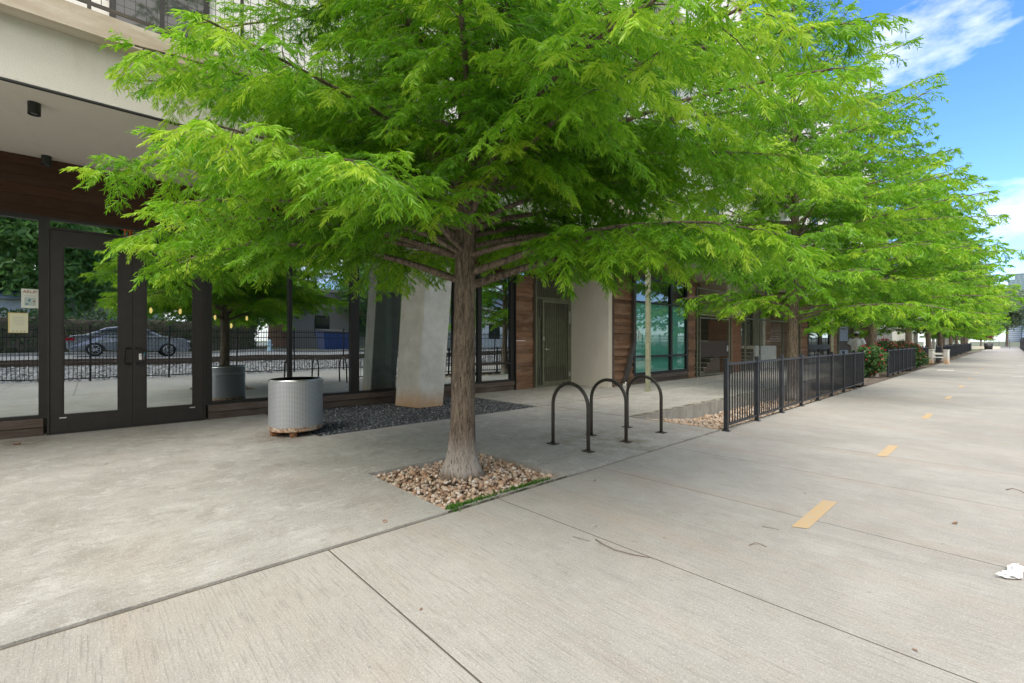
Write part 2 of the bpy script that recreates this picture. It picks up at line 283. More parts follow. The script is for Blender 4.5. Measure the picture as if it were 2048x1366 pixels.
# ------------------------------------------------------------ mesh helpers
class MB:
    def __init__(s): s.v=[]; s.f=[]; s.t=[]; s.sm=[]
    def add(s,vs,fs,tint=.5,sm=False):
        o=len(s.v); s.v.extend([tuple(v) for v in vs]); s.f.extend([tuple(i+o for i in f) for f in fs]); s.t.extend([tint]*len(vs)); s.sm.extend([sm]*len(fs)); return s
    def box(s,x0,x1,y0,y1,z0,z1,tint=.5):
        return s.add([(x0,y0,z0),(x1,y0,z0),(x1,y1,z0),(x0,y1,z0),(x0,y0,z1),(x1,y0,z1),(x1,y1,z1),(x0,y1,z1)],
          [(3,2,1,0),(4,5,6,7),(0,1,5,4),(1,2,6,5),(2,3,7,6),(3,0,4,7)],tint)
    def bbox(s,x0,x1,y0,y1,z0,z1,b=.01,tint=.5):
        'box with chamfered edges'
        bm=bmesh.new(); bmesh.ops.create_cube(bm,size=1)
        for v in bm.verts: v.co=Vector(((x0+x1)/2+v.co.x*(x1-x0),(y0+y1)/2+v.co.y*(y1-y0),(z0+z1)/2+v.co.z*(z1-z0)))
        bmesh.ops.bevel(bm,geom=bm.edges[:],offset=b,segments=2,affect='EDGES',profile=.6)
        vs=[v.co[:] for v in bm.verts]; bm.verts.index_update(); fs=[[v.index for v in f.verts] for f in bm.faces]; bm.free(); return s.add(vs,fs,tint)
    def hexa(s,bot,top,tint=.5):
        return s.add(list(bot)+list(top),[(3,2,1,0),(4,5,6,7),(0,1,5,4),(1,2,6,5),(2,3,7,6),(3,0,4,7)],tint)
    def prism(s,pts,axis,a,b,tint=.5):
        n=len(pts); f=lambda p,h:(h,p[0],p[1]) if axis=='x' else ((p[0],h,p[1]) if axis=='y' else (p[0],p[1],h))
        vs=[f(p,a) for p in pts]+[f(p,b) for p in pts]
        fs=[tuple(range(n-1,-1,-1)),tuple(range(n,2*n))]+[(i,(i+1)%n,n+(i+1)%n,n+i) for i in range(n)]
        return s.add(vs,fs,tint)
    def tube(s,pts,rad,seg=8,tint=.5,cap=True,sm=True,jit=0):
        pts=[Vector(p) for p in pts]; n=len(pts); rs=rad if isinstance(rad,(list,tuple)) else [rad]*n
        vs=[];up=None
        for i,p in enumerate(pts):
            d=(pts[min(i+1,n-1)]-pts[max(i-1,0)]).normalized()
            if up is None: up=Vector((0,0,1)) if abs(d.z)<.9 else Vector((1,0,0))
            a=d.cross(up)
            if a.length<1e-5: a=d.orthogonal()
            a.normalize(); b=a.cross(d).normalized(); up=b
            for k in range(seg):
                t=2*math.pi*k/seg; r=rs[i]*(1+jit*random.uniform(-1,1)); vs.append(p+a*math.cos(t)*r+b*math.sin(t)*r)
        fs=[(i*seg+k,i*seg+(k+1)%seg,(i+1)*seg+(k+1)%seg,(i+1)*seg+k) for i in range(n-1) for k in range(seg)]
        if cap: fs+= [tuple(range(seg-1,-1,-1)),tuple(range((n-1)*seg,n*seg))]
        return s.add(vs,fs,tint,sm)
    def cyl(s,x,y,z0,z1,r,seg=24,r2=None,tint=.5): return s.tube([(x,y,z0),(x,y,z1)],[r,r if r2 is None else r2],seg,tint)
    def quad(s,a,b,c,d,tint=.5): return s.add([a,b,c,d],[(0,1,2,3)],tint)
    def build(s,name,mat,parent=None,recalc=True,loc=None,rot=None):
        me=bpy.data.meshes.new(name); me.from_pydata(s.v,[],s.f)
        if recalc and len(s.f)<60000:
            bm=bmesh.new(); bm.from_mesh(me); bmesh.ops.recalc_face_normals(bm,faces=bm.faces[:]); bm.to_mesh(me); bm.free()
        else: pass
        me.polygons.foreach_set('use_smooth',np.array(s.sm,bool))
        a=me.attributes.new('tint','FLOAT','POINT'); a.data.foreach_set('value',np.array(s.t,np.float32))
        me.materials.append(M[mat]); me.update()
        return link(name,me,parent,loc,rot)
def link(name,me,parent=None,loc=None,rot=None):
    o=bpy.data.objects.new(name,me); COL.objects.link(o)
    if parent: o.parent=parent
    if loc: o.location=loc
    if rot: o.rotation_euler=rot
    return o
def tag(o,label=None,cat=None,group=None,kind=None):
    if label: o['label']=label
    if cat: o['category']=cat
    if group: o['group']=group
    if kind: o['kind']=kind
    return o
def thing(name,label,cat,loc=(0,0,0),rz=0,group=None):
    o=bpy.data.objects.new(name,None); COL.objects.link(o); o.location=loc; o.rotation_euler=(0,0,rz); o.empty_display_size=.2
    return tag(o,label,cat,group)
def dup(root,loc,rz=0,label=None,group=None,scale=None):
    r=root.copy(); COL.objects.link(r); r.location=loc; r.rotation_euler=(0,0,rz)
    if label: r['label']=label
    if group: r['group']=group
    if scale: r.scale=scale
    for ch in list(root.children):
        c=ch.copy(); COL.objects.link(c); c.parent=r
        for g in list(ch.children):
            d=g.copy(); COL.objects.link(d); d.parent=c
    return r
def struct(o,label=None):
    o['kind']='structure'
    if label: o['label']=label
    return o
def text(name,body,size,mat,loc,rot,parent=None,ext=.001,sx=1):
    cu=bpy.data.curves.new(name,'FONT'); cu.body=body; cu.size=size; cu.extrude=ext; cu.align_x='CENTER'; cu.align_y='CENTER'
    t=bpy.data.objects.new(name,cu); COL.objects.link(t); dg=bpy.context.evaluated_depsgraph_get(); me=bpy.data.meshes.new_from_object(t.evaluated_get(dg)); bpy.data.objects.remove(t)
    me.materials.clear(); me.materials.append(M[mat]); o=link(name,me,parent,loc,rot); o.scale=(sx,1,1); return o
def rocks(name,mat,centers,sizes,flat=.6,sub=1,tints=None,jit=.22,seed=1):
    rg=np.random.RandomState(seed); bm=bmesh.new(); bmesh.ops.create_icosphere(bm,subdivisions=sub,radius=1)
    bv=np.array([v.co[:] for v in bm.verts]); bf=np.array([[v.index for v in f.verts] for f in bm.faces]); bm.free()
    n=len(centers); nv=len(bv); V=np.repeat(bv[None],n,0)*(1+jit*rg.uniform(-1,1,(n,nv,1)))
    V[:,:,0]*=rg.uniform(.8,1.25,(n,1)); V[:,:,1]*=rg.uniform(.6,1,(n,1)); V[:,:,2]*=flat*rg.uniform(.8,1.2,(n,1))
    # random rotation
    q=rg.normal(size=(n,4)); q[:,1:3]*=.35; q/=np.linalg.norm(q,axis=1)[:,None]; w,x,y,z=q.T
    Rm=np.stack([1-2*(y*y+z*z),2*(x*y-z*w),2*(x*z+y*w),2*(x*y+z*w),1-2*(x*x+z*z),2*(y*z-x*w),2*(x*z-y*w),2*(y*z+x*w),1-2*(x*x+y*y)],1).reshape(n,3,3)
    V=np.einsum('nij,nkj->nki',Rm,V)*np.asarray(sizes)[:,None,None]+np.asarray(centers)[:,None,:]
    F=(bf[None]+(np.arange(n)*nv)[:,None,None]).reshape(-1,3)
    t=rg.rand(n) if tints is None else tints
    return npmesh(name,V.reshape(-1,3),F,np.repeat(t,nv),mat,smooth=sub>1)
def npmesh(name,V,F,T,mat,smooth=False,F2=None,parent=None,lk=True):
    me=bpy.data.meshes.new(name); V=np.asarray(V,np.float32); me.vertices.add(len(V)); me.vertices.foreach_set('co',V.ravel())
    F=np.asarray(F,np.int32); idx=F.ravel(); tot=np.full(len(F),F.shape[1],np.int32)
    if F2 is not None: idx=np.concatenate([idx,np.asarray(F2,np.int32).ravel()]); tot=np.concatenate([tot,np.full(len(F2),F2.shape[1],np.int32)])
    me.loops.add(len(idx)); me.loops.foreach_set('vertex_index',idx)
    st=np.concatenate([[0],np.cumsum(tot)[:-1]]).astype(np.int32); me.polygons.add(len(tot)); me.polygons.foreach_set('loop_start',st); me.polygons.foreach_set('loop_total',tot)
    me.polygons.foreach_set('use_smooth',np.full(len(tot),smooth))
    a=me.attributes.new('tint','FLOAT','POINT'); a.data.foreach_set('value',np.asarray(T,np.float32))
    me.materials.append(M[mat]); me.update(calc_edges=True)
    return link(name,me,parent) if lk else me
def boards(mb,x0,x1,y0,y1,z0,z1,h,rnd=.012,face='x'):
    'horizontal planks, each one a little proud or shy of its neighbour; face x means the planks front +X'
    n=max(1,round((z1-z0)/h)); hh=(z1-z0)/n
    for i in range(n):
        d=random.uniform(-rnd,rnd); t=random.random(); g=.004
        if face=='x': mb.box(x0,x1+d,y0,y1,z0+i*hh,z0+(i+1)*hh-g,t)
        else: mb.box(x0,x1,y0+d,y1,z0+i*hh,z0+(i+1)*hh-g,t)

# ------------------------------------------------------------ ground
g=MB(); n=1
g.add([(-2500,-600,-.32),(3500,-600,-.32),(3500,4500,-.32),(-2500,4500,-.32)],[(0,1,2,3)])
struct(g.build('ground','far_ground',recalc=False))
# trail slabs, 1.5 m long with real saw-cut joints
TX0,TX1=-3.105,1.02
g=MB(); J=[1.185+1.5*i for i in range(-8,60)]+[1.185+1.5*60+12*i for i in range(0,9)]
for a,b in zip(J[:-1],J[1:]):
    w=.0047 if b-a<2 else 0
    g.bbox(TX0,TX1 if a>14 else 2.95,a+w,b-w,-.16,0,.004 if a<12 and a>-3 else .001)
struct(g.build('trail','trail_concrete'))
g=MB()
for a in J:
    if -3<a<26: g.box(TX0+.004,TX1-.004,a-.0045,a+.0045,-.1,-.0015)
struct(g.build('trail_joints','joint_dark'))
g=MB(); g.box(-3.2,3.1,-11,190,-.3,-.02); struct(g.build('trail_bed','joint_dark'))
# sidewalk slab with the tree pit left open; 20 mm joint to the trail, 12 mm higher
z1=.010
PX0,PX1,PY0,PY1=-4.60,-3.165,2.165,3.66
g=MB()
for x0,x1,y0,y1 in ((-6.86,PX0,-11,PY0),(-6.86,PX0,PY0,PY1),(PX0,-3.13,-11,PY0),(-6.86,-3.13,PY1,7.33),(-10.0,-6.86,-11,2.48),(-10.0,-6.86,7.09,7.33),(-12,-4.72,7.33,17.3)):
    g.box(x0,x1,y0,y1,-.3,z1)
g.add([(PX1,PY0,z1),(-3.13,PY0,z1),(-3.13,PY1,z1),(PX1,PY1,z1)],[(0,1,2,3)])
o=struct(g.build('sidewalk','walk_concrete'))
g=MB(); g.box(-3.165,-3.13,PY0,PY1,-.02,.006); struct(g.build('pit_curb','edge_concrete'))
g=MB()   # hairline joints across the sidewalk, laid 4 mm proud of the bed as thin dark seams
for a in ((-6.87,-6.855,7.09,17),(-6.85,-3.14,7.322,7.33)): g.box(a[0],a[1],a[2],a[3],-.05,z1+.0025)
struct(g.build('sidewalk_joints','curb_dirt'))
g=MB(); g.box(-9.9,-4.72,17.3,60,-.3,z1+.001); struct(g.build('terrace','walk_concrete'))
g=MB(); g.box(-4.85,-4.722,7.34,17.4,-.31,.012); g.box(-4.85,-4.722,17.4,52,-.31,.07); struct(g.build('retaining_edge','edge_concrete'))
g=MB(); g.box(-3.135,-3.10,-11,7.33,-.12,-.006); struct(g.build('joint_filler','curb_dirt'))
# sunken bed beside the sidewalk, deep at the retaining edge and level with the trail
g=MB(); nx,ny=10,120; vs=[];fs=[]
for j in range(ny+1):
    y=7.33+ (118-7.33)*(j/ny)**1.6
    for i in range(nx+1):
        x=-4.73+i*(1.63/nx); dz=min(1,(y-7.33)/2.2)
        vs.append((x,y,-.02-.26*dz*(1-i/nx)**.8-.03+random.uniform(-.012,.012)))
for j in range(ny):
    for i in range(nx): a=j*(nx+1)+i; fs.append((a,a+1,a+nx+2,a+nx+1))
g.add(vs,fs,.5,True); struct(g.build('planting_bed','earth',recalc=False))
def bedz(x,y): return -.05-.26*min(1,(y-7.33)/2.2)*(1-(x+4.73)/1.63)**.8
rg=np.random.RandomState(3); P=[];Z=[]
for i in range(2600):
    y=7.4+ (17.6-7.4)*rg.rand()**1.3; x=rg.uniform(-4.68,-3.13); P.append((x,y,bedz(x,y)+rg.uniform(0,.03))); Z.append(rg.uniform(.022,.05))
for x,y,s_ in ((-4.1,9.0,.12),(-4.4,9.6,.09),(-3.9,10.6,.1)): P.append((x,y,bedz(x,y)+.05)); Z.append(s_)
o=rocks('bed_rocks','river_stone',P,Z,.55,1,tints=np.clip(rg.normal(.55,.22,len(P)),0,1),seed=4); tag(o,'tan and pink river rocks filling the sunken bed behind the black fence','rocks',kind='stuff')
# tree pit
g=MB(); g.box(PX0-.02,PX1+.01,PY0-.02,PY1+.02,-.28,-.075); struct(g.build('pit_soil','earth'))
P=[];Z=[]
for lay in range(2):
    for i in range(950):
        x=rg.uniform(PX0+.03,PX1-.03); y=rg.uniform(PY0+.03,PY1-.03)
        r=math.hypot(x+3.9,y-2.92)
        P.append((x,y,-.055+lay*.028+max(0,.035*(1-r/.6))+rg.uniform(0,.012))); Z.append(rg.uniform(.012,.022)+.014*rg.rand()**3)
o=rocks('river_rocks','river_stone',P,Z,.62,2,seed=5,jit=.13); tag(o,'tan, brown and white river rocks round the cypress trunk in its square pit','rocks',kind='stuff')
# grass along the pit's trail edge
def blades(name,pts,h,w,mat,label,cat,seed=1,n=1):
    rg=np.random.RandomState(seed); V=[];F=[];T=[]
    for (x,y,z) in pts:
        a=rg.uniform(0,6.28); l=h*rg.uniform(.5,1.2); lean=rg.uniform(.1,.9)*l; d=np.array((math.cos(a),math.sin(a),0)); s_=np.array((-d[1],d[0],0))*w
        p=np.array((x,y,z)); o=len(V); V+= [p-s_,p+s_,p+d*lean*.4+np.array((0,0,l*.6))+s_*.7,p+d*lean*.4+np.array((0,0,l*.6))-s_*.7,p+d*lean+np.array((0,0,l*.85))]
        F+=[(o,o+1,o+2),(o,o+2,o+3),(o+3,o+2,o+4)]; T+=[rg.rand()]*5
    o=npmesh(name,V,F,T,mat); return tag(o,label,cat,kind='stuff')
pts=[]
for i in range(1500):
    y=PY0+.02+ (PY1-PY0-.25)*rg.rand(); 
    if rg.rand()< .25+.75*abs(math.sin(y*4.1+1.2)): pts.append((-3.165+rg.normal(0,.02)-.012,y,-.01))
for i in range(260): pts.append((-3.17+rg.normal(0,.03),PY0+.04+abs(rg.normal(0,.05)),-.01))
blades('grass',pts,.05,.004,'grass_blade','short green grass growing along the trail edge of the tree pit','grass',3)
# dark gravel strip
g=MB(); g.box(-9.9,-6.86,2.48,7.09,-.3,-.012); struct(g.build('gravel_base','dark_gravel'))
P=np.stack([rg.uniform(-9.6,-6.9,9000),rg.uniform(2.5,7.06,9000),rg.uniform(-.014,.004,9000)],1)
o=rocks('gravel','gravel_stone',P,rg.uniform(.009,.019,9000),.8,1,seed=6); tag(o,'dark grey crushed gravel at the foot of the leaning column','gravel',kind='stuff')
# centre dashes and old white marks
g=MB()
for y0,y1 in ((3.90,4.79),(7.08,7.98),(11.1,12.0),(15.3,16.2),(19.5,20.4),(24.0,24.9),(28.5,29.4),(33.5,34.4),(38.7,39.6)):
    g.add([(-1.13,y0,.004),(-1.03,y0+.05,.004),(-1.03,y1,.004),(-1.13,y1-.03,.004)],[(0,1,2,3)])
struct(g.build('lane_markings','yellow_marking',recalc=False))
g=MB()
for x0,x1,y0,y1 in ((-2.5,-1.9,30,31.2),(.0,.9,27,27.3),(.2,.9,40,40.4)): g.add([(x0,y0,.004),(x1,y0,.004),(x1,y1,.004),(x0,y1,.004)],[(0,1,2,3)])
struct(g.build('faded_markings','white_marking',recalc=False))
# deck crossing
dk=thing('boardwalk','weathered brown plank crossing between the first two black fences','boardwalk',(0,0,0))
g=MB()
for i in range(9): g.box(-4.70,-3.14,18.3+i*.5,18.3+i*.5+.48,-.03,.0+.006)
g.build('planks','deck_wood',dk)
# ------------------------------------------------------------ far side: verge, embankment, rails, street
g=MB(); g.box(1.03,2.0,14,190,-.2,-.012); struct(g.build('verge','earth'))
g=MB(); pr=[(2.95,-.3),(2.95,-.01),(4.0,.08),(7,.42),(9.4,.55),(10.3,.68),(26,.72),(90,1.0),(90,-.3)]
g.prism(pr,'y',-120,150); struct(g.build('embankment','asphalt'))
rg=np.random.RandomState(11); K=16000
xs=rg.uniform(3.2,9.0,K); ys=rg.uniform(-9,26,K); zs=np.interp(xs,[2.95,4,7,9.4],[-.01,.08,.42,.55])
o=rocks('ballast','ballast_stone',np.stack([xs,ys,zs],1),rg.uniform(.03,.07,K),.8,1,seed=8); tag(o,'pale grey railway ballast beyond the tall picket fence','ballast',kind='stuff')
for x,l in ((6.6,'near'),(8.05,'far')):
    g=MB(); g.box(x-.035,x+.035,-60,120,.40+.03*(x>7)*4,.56+.02*(x>7)*4); o=g.build('rail','rail_steel'); tag(o,'rusty steel railway rail on the ballast, the one %s the picket fence'%('nearer' if l=='near' else 'farther from'),'rail')
g=MB(); g.box(13.4,14.0,-100,120,.69,.84); struct(g.build('curb','walk_concrete'))
g=MB(); g.box(14.0,60,-100,120,.3,.80); struct(g.build('lawn','far_ground'))

# ------------------------------------------------------------ the building with the shop front
XF=-9.72; XG=-8.27
B=thing('building','white stucco building with brown timber shop front and dark glass','building',(-9.7,5,0))
Bo=Vector((-9.7,5,0))
def bpart(mb,name,mat,parent=None,recalc=True):
    mb.v=[(v[0]+9.7,v[1]-5,v[2]) for v in mb.v]; return mb.build(name,mat,parent or B,recalc)
# overhang: soffit slab, stucco beam with a projecting cap
g=MB(); g.box(-9.95,-7.03,-14,50,4.11,4.5); bpart(g,'soffit','soffit_paint')
g=MB(); g.box(-7.03,-7.0,-14,50,4.105,4.76); g.box(-7.3,-7.03,-14,50,4.5,4.76); bpart(g,'beam','stucco')
g=MB(); g.box(-8.3,-6.80,-14,50,4.762,5.02); bpart(g,'beam_cap','beam_cap')
g=MB(); g.box(-7.005,-6.996,-14,50,4.088,4.103); g.box(-7.06,-7.0,-14,50,4.095,4.11); bpart(g,'drip_edge','lamp_black')
# header siding above the shop front
g=MB(); boards(g,-9.9,XF+.02,-14,9.05,3.25,4.108,.14,.004); boards(g,-10.2,XF+.02,9.9,11.7,3.35,4.108,.14,.004); bpart(g,'header_siding','wood_dark')
# plinths
g=MB()
for y0,y1 in ((-14,-.50),(1.56,9.02)):
    g.box(-9.86,XF+.045,y0,y1,.145,.265,.7); g.box(-9.86,XF+.02,y0,y1,0,.14,.2)
bpart(g,'plinth','wood_grey')
# glazing frames
def frame(name,ys,zb,zt,bars,x=XF,w=.05,d=.10,mat='frame_black'):
    g=MB()
    for y,ww in ys: g.box(x-d,x+.03,y-ww/2,y+ww/2,zb,zt)
    y0,y1=ys[0][0],ys[-1][0]
    for z,ww in bars:
        for (ya,wa),(yb,wb) in zip(ys[:-1],ys[1:]): g.box(x-d,x+.028,ya+wa/2,yb-wb/2,z-ww/2,z+ww/2)
    return bpart(g,name,mat)
def pane(y0,y1,z0,z1,x=XF,mat='shop_glass',par=None,name='glass_pane'):
    g=MB(); g.box(x-.034,x-.026,y0,y1,z0,z1); return bpart(g,name,mat,par)
w=frame('window_frame',[(-4.2,.09),(-2.5,.06),(-.505,.09)],.265,3.25,[(.29,.05),(3.22,.06)]); 
def child_shift(o,par): o.parent=par; return o
pane(-4.16,-2.53,.31,3.19,par=w); pane(-2.47,-.55,.31,3.19,par=w)
w=frame('window_frame',[(1.57,.10),(2.94,.07),(4.265,.19),(6.9,.06),(7.74,.12),(8.93,.14)],.265,3.25,[(.29,.05),(3.22,.06)])
for a,b in ((1.62,2.905),(2.975,4.17),(4.36,6.87)): pane(a,b,.31,3.19,par=w)
g=MB(); 
for a,b in ((6.93,7.68),(7.80,8.86)): g.box(XF-.08,XF+.034,a,b,.76,.81)
bpart(g,'mid_rail','frame_black',w)
for a,b in ((6.93,7.68),(7.80,8.86)): pane(a,b,.31,.76,par=w); pane(a,b,.81,3.19,par=w)
# door frame, transom, leaves
g=MB(); g.box(XF-.1,XF+.035,-.46,-.435,0,3.25); g.box(XF-.1,XF+.035,1.495,1.52,0,3.25); g.box(XF-.1,XF+.035,-.435,1.495,3.075,3.105); g.box(XF-.1,XF+.035,-.435,1.495,3.215,3.25); g.box(XF-.12,XF+.05,-.46,1.52,.0,.018)
df=bpart(g,'door_frame','door_bronze'); pane(-.435,1.495,3.105,3.215,par=df)
t_=text('transom_lettering','TE',.14,'ink_orange',(XF+.008+9.7,.46-5,3.16),(R(90),0,R(90)),df)
def leaf(y0,y1,gy0,gy1,hy,sgn):
    g=MB(); x0,x1=XF-.03,XF+.022
    g.box(x0,x1,y0,gy0,.02,3.07); g.box(x0,x1,gy1,y1,.02,3.07); g.box(x0,x1-.001,gy0,gy1,.02,.30); g.box(x0,x1-.001,gy0,gy1,2.835,3.07)
    for b in ((gy0,gy0+.018,.30,2.835),(gy1-.018,gy1,.30,2.835)): g.box(x0+.01,x1-.012,b[0],b[1],b[2],b[3])
    d=bpart(g,'door','door_bronze'); pane(gy0,gy1,.30,2.835,x=XF+.02,par=d)
    g=MB(); x=XF+.022; pts=[(x,hy,1.05),(x+.05,hy+sgn*.0,1.05),(x+.065,hy-sgn*.02,1.05),(x+.07,hy-sgn*.06,1.055)]
    yy=hy-sgn*.075; P_=[(x-.005,hy,1.045),(x+.035,hy-sgn*.005,1.045),(x+.055,hy-sgn*.03,1.045),(x+.06,yy+sgn*.01,1.05),(x+.06,yy,1.075),(x+.06,yy,1.18),(x+.06,yy,1.265),(x+.06,yy+sgn*.01,1.285),(x+.055,hy-sgn*.03,1.29),(x+.035,hy-sgn*.005,1.29),(x-.005,hy,1.29)]
    g.tube(P_,.0125,10); bpart(g,'handle','handle_dark',d)
    return d
d1=leaf(-.430,.516,-.297,.352,.49,1); d2=leaf(.520,1.492,.686,1.347,.57,-1)
g=MB(); g.box(XF+.022,XF+.028,.60,.665,1.10,1.20); o=bpart(g,'sticker','paper',d2); g=MB(); g.box(XF+.022,XF+.0275,.635,.68,1.165,1.225); bpart(g,'sticker','ink_teal',d2)
g=MB(); g.box(XF+.0285,XF+.0295,.615,.635,1.165,1.18); bpart(g,'sticker_print','ink_grey',d2)
for d,y in ((d1,-.33),(d2,1.29)):
    g=MB(); g.box(XF+.0225,XF+.026,y,y+.075,.243,.255); bpart(g,'hardware_cover','white_paint',d)
# timber panel, gate, return wall
g=MB(); boards(g,-9.95,XF+.06,9.03,9.72,.02,3.35,.128,.012); boards(g,-9.95,XF+.0,9.74,9.84,.0,3.35,.4,.001); bpart(g,'timber_panel','wood_panel')
g=MB(); g.box(XF-.25,XF+.08,9.722,9.738,.0,3.4); g.box(XF-.2,XF+.085,9.0,9.025,0,3.35); bpart(g,'corner_trim','frame_black')
gt=MB(); x0,x1=XF-.03,XF+.02
gt.box(x0,x1,9.88,9.95,.0,4.1); gt.box(x0,x1,11.46,11.53,0,4.1); gt.box(x0,x1-.002,9.95,11.46,2.70,2.76); gt.box(x0,x1-.002,9.95,11.46,.02,.07)
gt.box(x0,x1,10.19,10.26,.08,2.69); gt.box(x0+.002,x1-.004,10.26,11.38,2.60,2.69); gt.box(x0+.002,x1-.004,10.26,11.38,.08,.17); gt.box(x0,x1,11.38,11.44,.08,2.69)
for i in range(2): gt.box(x0+.015,x1-.015,10.02+i*.085,10.035+i*.085,.07,2.70)
for i in range(12): y=10.33+i*.088; gt.box(x0+.012,x1-.012,y,y+.022,.17,2.60)
for i in range(16): y=9.99+i*.092; gt.box(x0+.012,x1-.012,y,y+.022,2.76,4.1)
gg=bpart(gt,'gate','gate_green')
g=MB(); g.box(x0-.04,x0-.03,10.3,11.36,.62,2.15); g.box(x0-.04,x0-.03,9.98,10.17,.62,2.15); bpart(g,'kick_panel','gate_green',gg)
g=MB(); g.tube([(x1,10.30,1.16),(x1+.06,10.30,1.16)],.028,12); g.tube([(x1+.055,10.30,1.16),(x1+.06,10.38,1.165),(x1+.055,10.43,1.15)],.011,8); bpart(g,'handle','steel',gg)
g=MB(); g.box(x1,x1+.012,10.21,10.25,1.42,1.55); bpart(g,'lock_plate','steel',gg)
for z0,z1_ in ((1.98,2.38),(.28,.43)):
    g=MB(); g.box(x1-.02,x1+.03,11.40,11.455,z0,z1_); bpart(g,'hinge','steel',gg)
g=MB(); g.box(-10.4,-8.25,11.54,11.72,0,4.108); bpart(g,'return_wall','fin_wall')
# second bay, two steps nearer the trail
g=MB(); boards(g,-8.6,XG+.02,11.735,12.86,.02,4.1,.115,.03); bpart(g,'timber_panel','wood_panel')
g=MB(); g.box(-8.5,XG+.10,11.722,11.734,0,4.1); bpart(g,'corner_trim','wood_grey')
w=frame('window_frame',[(12.95,.12),(15.33,.12),(16.5,.10)],.30,3.55,[(.34,.08),(.905,.06),(2.70,.06),(3.5,.1)],x=XG)
for a,b in ((13.01,15.27),(15.39,16.45)):
    for c,d in ((.38,.875),(.935,2.67),(2.73,3.45)): pane(a,b,c,d,x=XG,mat='teal_glass',par=w)
    g=MB(); g.box(XG-.075,XG-.06,a,b,.35,2.7); bpart(g,'blind','teal_blind',w)
g=MB(); g.box(-8.6,XG+.03,12.87,16.56,.15,.29,.8); g.box(-8.6,XG+.0,12.87,16.56,0,.146,.3); bpart(g,'plinth','wood_grey')
for a,b,z in ((12.87,16.56,3.56),(16.57,17.1,.02),(30.1,31.6,.02),(36.4,38.3,.02),(43.2,50,.02)):
    g=MB(); boards(g,-8.6,XG+(.03 if b<20 else 0),a,b,z,4.1,.12,.012); bpart(g,'timber_panel','wood_panel')
# recess behind the mesh enclosure
g=MB(); boards(g,-10.3,-9.78,17.1,30.1,.02,4.1,.14,.012); boards(g,-10.3,-8.6,17.0,17.1,.02,4.1,.14,.004,'y'); boards(g,-10.0,-8.7,30.0,30.1,.02,4.1,.14,.01,'y'); bpart(g,'recess_siding','wood_brightened')
g=MB(); boards(g,-10.3,-10.0,38.3,43.2,.02,4.1,.14,.012); bpart(g,'recess_siding','wood_brightened')
g=MB(); boards(g,-9.3,-8.45,20.6,22.1,.02,2.62,.13,.008); bpart(g,'red_board_panel','wood_red')
for q in ((-9.7,-8.45,20.6,22.3,2.625,4.1),(-9.9,-9.3,22.12,22.9,.9,4.1),(-9.9,-9.2,27.0,27.4,.0,4.1),(-10,-9.1,42.2,43.1,.0,4.1)):
    g=MB(); g.box(*q); bpart(g,'grey_pier','fin_wall')
w=frame('window_frame',[(24.8,.08),(26.0,.06),(26.9,.08)],.9,3.6,[(.95,.06),(2.4,.05),(3.55,.06)],x=-9.72); pane(24.84,25.97,.98,3.5,x=-9.72,mat='sky_glass',par=w); pane(26.03,26.86,.98,3.5,x=-9.72,mat='sky_glass',par=w)
# glazed black double door farther on
w=frame('door_frame',[(31.65,.10),(34.0,.14),(36.35,.10)],0,3.6,[(.06,.1),(1.05,.3),(2.9,.1),(3.5,.12)],x=XG,mat='frame_black')
for a,b in ((31.7,33.93),(34.07,36.3)):
    for c,d in ((.12,.9),(1.2,2.85),(2.95,3.44)): pane(a,b,c,d,x=XG,mat='sky_glass',par=w)
g=MB(); g.box(-8.6,-8.5,31.7,36.3,0,3.6); bpart(g,'door_backing','frame_black')
# leaning concrete column
g=MB(); top=.27
g.hexa([(-9.14,4.92,0),(-8.40,5.05,0),(-8.37,5.66,0),(-9.1,5.6,0)],[(-9.14,4.92+top,4.11),(-8.40,5.05+top,4.11),(-8.37,5.70+top+.05,4.11),(-9.1,5.6+top,4.11)])
bm=bmesh.new(); me=bpy.data.meshes.new('column'); me.from_pydata([(v[0]+9.7,v[1]-5,v[2]) for v in g.v],[],g.f); bm.from_mesh(me); bmesh.ops.recalc_face_normals(bm,faces=bm.faces[:]); bmesh.ops.bevel(bm,geom=bm.edges[:],offset=.015,segments=2,affect='EDGES'); bm.to_mesh(me); bm.free(); me.materials.append(M['column_concrete']); link('column',me,B)
# sage posts carrying the overhang
for y in (11.53,31.0):
    g=MB(); g.bbox(-6.96,-6.86,y-.06,y+.06,0,4.09,.006); g.box(-7.0,-6.82,y-.11,y+.11,.011,.022); bpart(g,'post','post_sage')
# interiors
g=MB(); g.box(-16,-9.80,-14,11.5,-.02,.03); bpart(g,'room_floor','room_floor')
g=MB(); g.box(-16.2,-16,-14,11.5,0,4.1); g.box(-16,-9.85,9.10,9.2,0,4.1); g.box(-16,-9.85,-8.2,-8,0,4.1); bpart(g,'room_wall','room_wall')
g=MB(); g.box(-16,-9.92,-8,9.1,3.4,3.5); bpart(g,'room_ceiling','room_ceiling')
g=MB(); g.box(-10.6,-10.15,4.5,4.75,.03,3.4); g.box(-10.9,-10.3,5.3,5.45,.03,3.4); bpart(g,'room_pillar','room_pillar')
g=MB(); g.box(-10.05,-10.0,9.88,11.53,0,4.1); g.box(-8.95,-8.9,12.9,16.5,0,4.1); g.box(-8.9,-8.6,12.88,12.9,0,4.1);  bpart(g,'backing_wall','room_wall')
for i,(x,y) in enumerate([(-11.2-i*.9,-1.1+j*1.9) for j in range(4) for i in range(3) if j!=0]):
    g=MB(); g.cyl(x,y,3.385,3.398,.06,16); bpart(g,'downlight','downlight_glow')
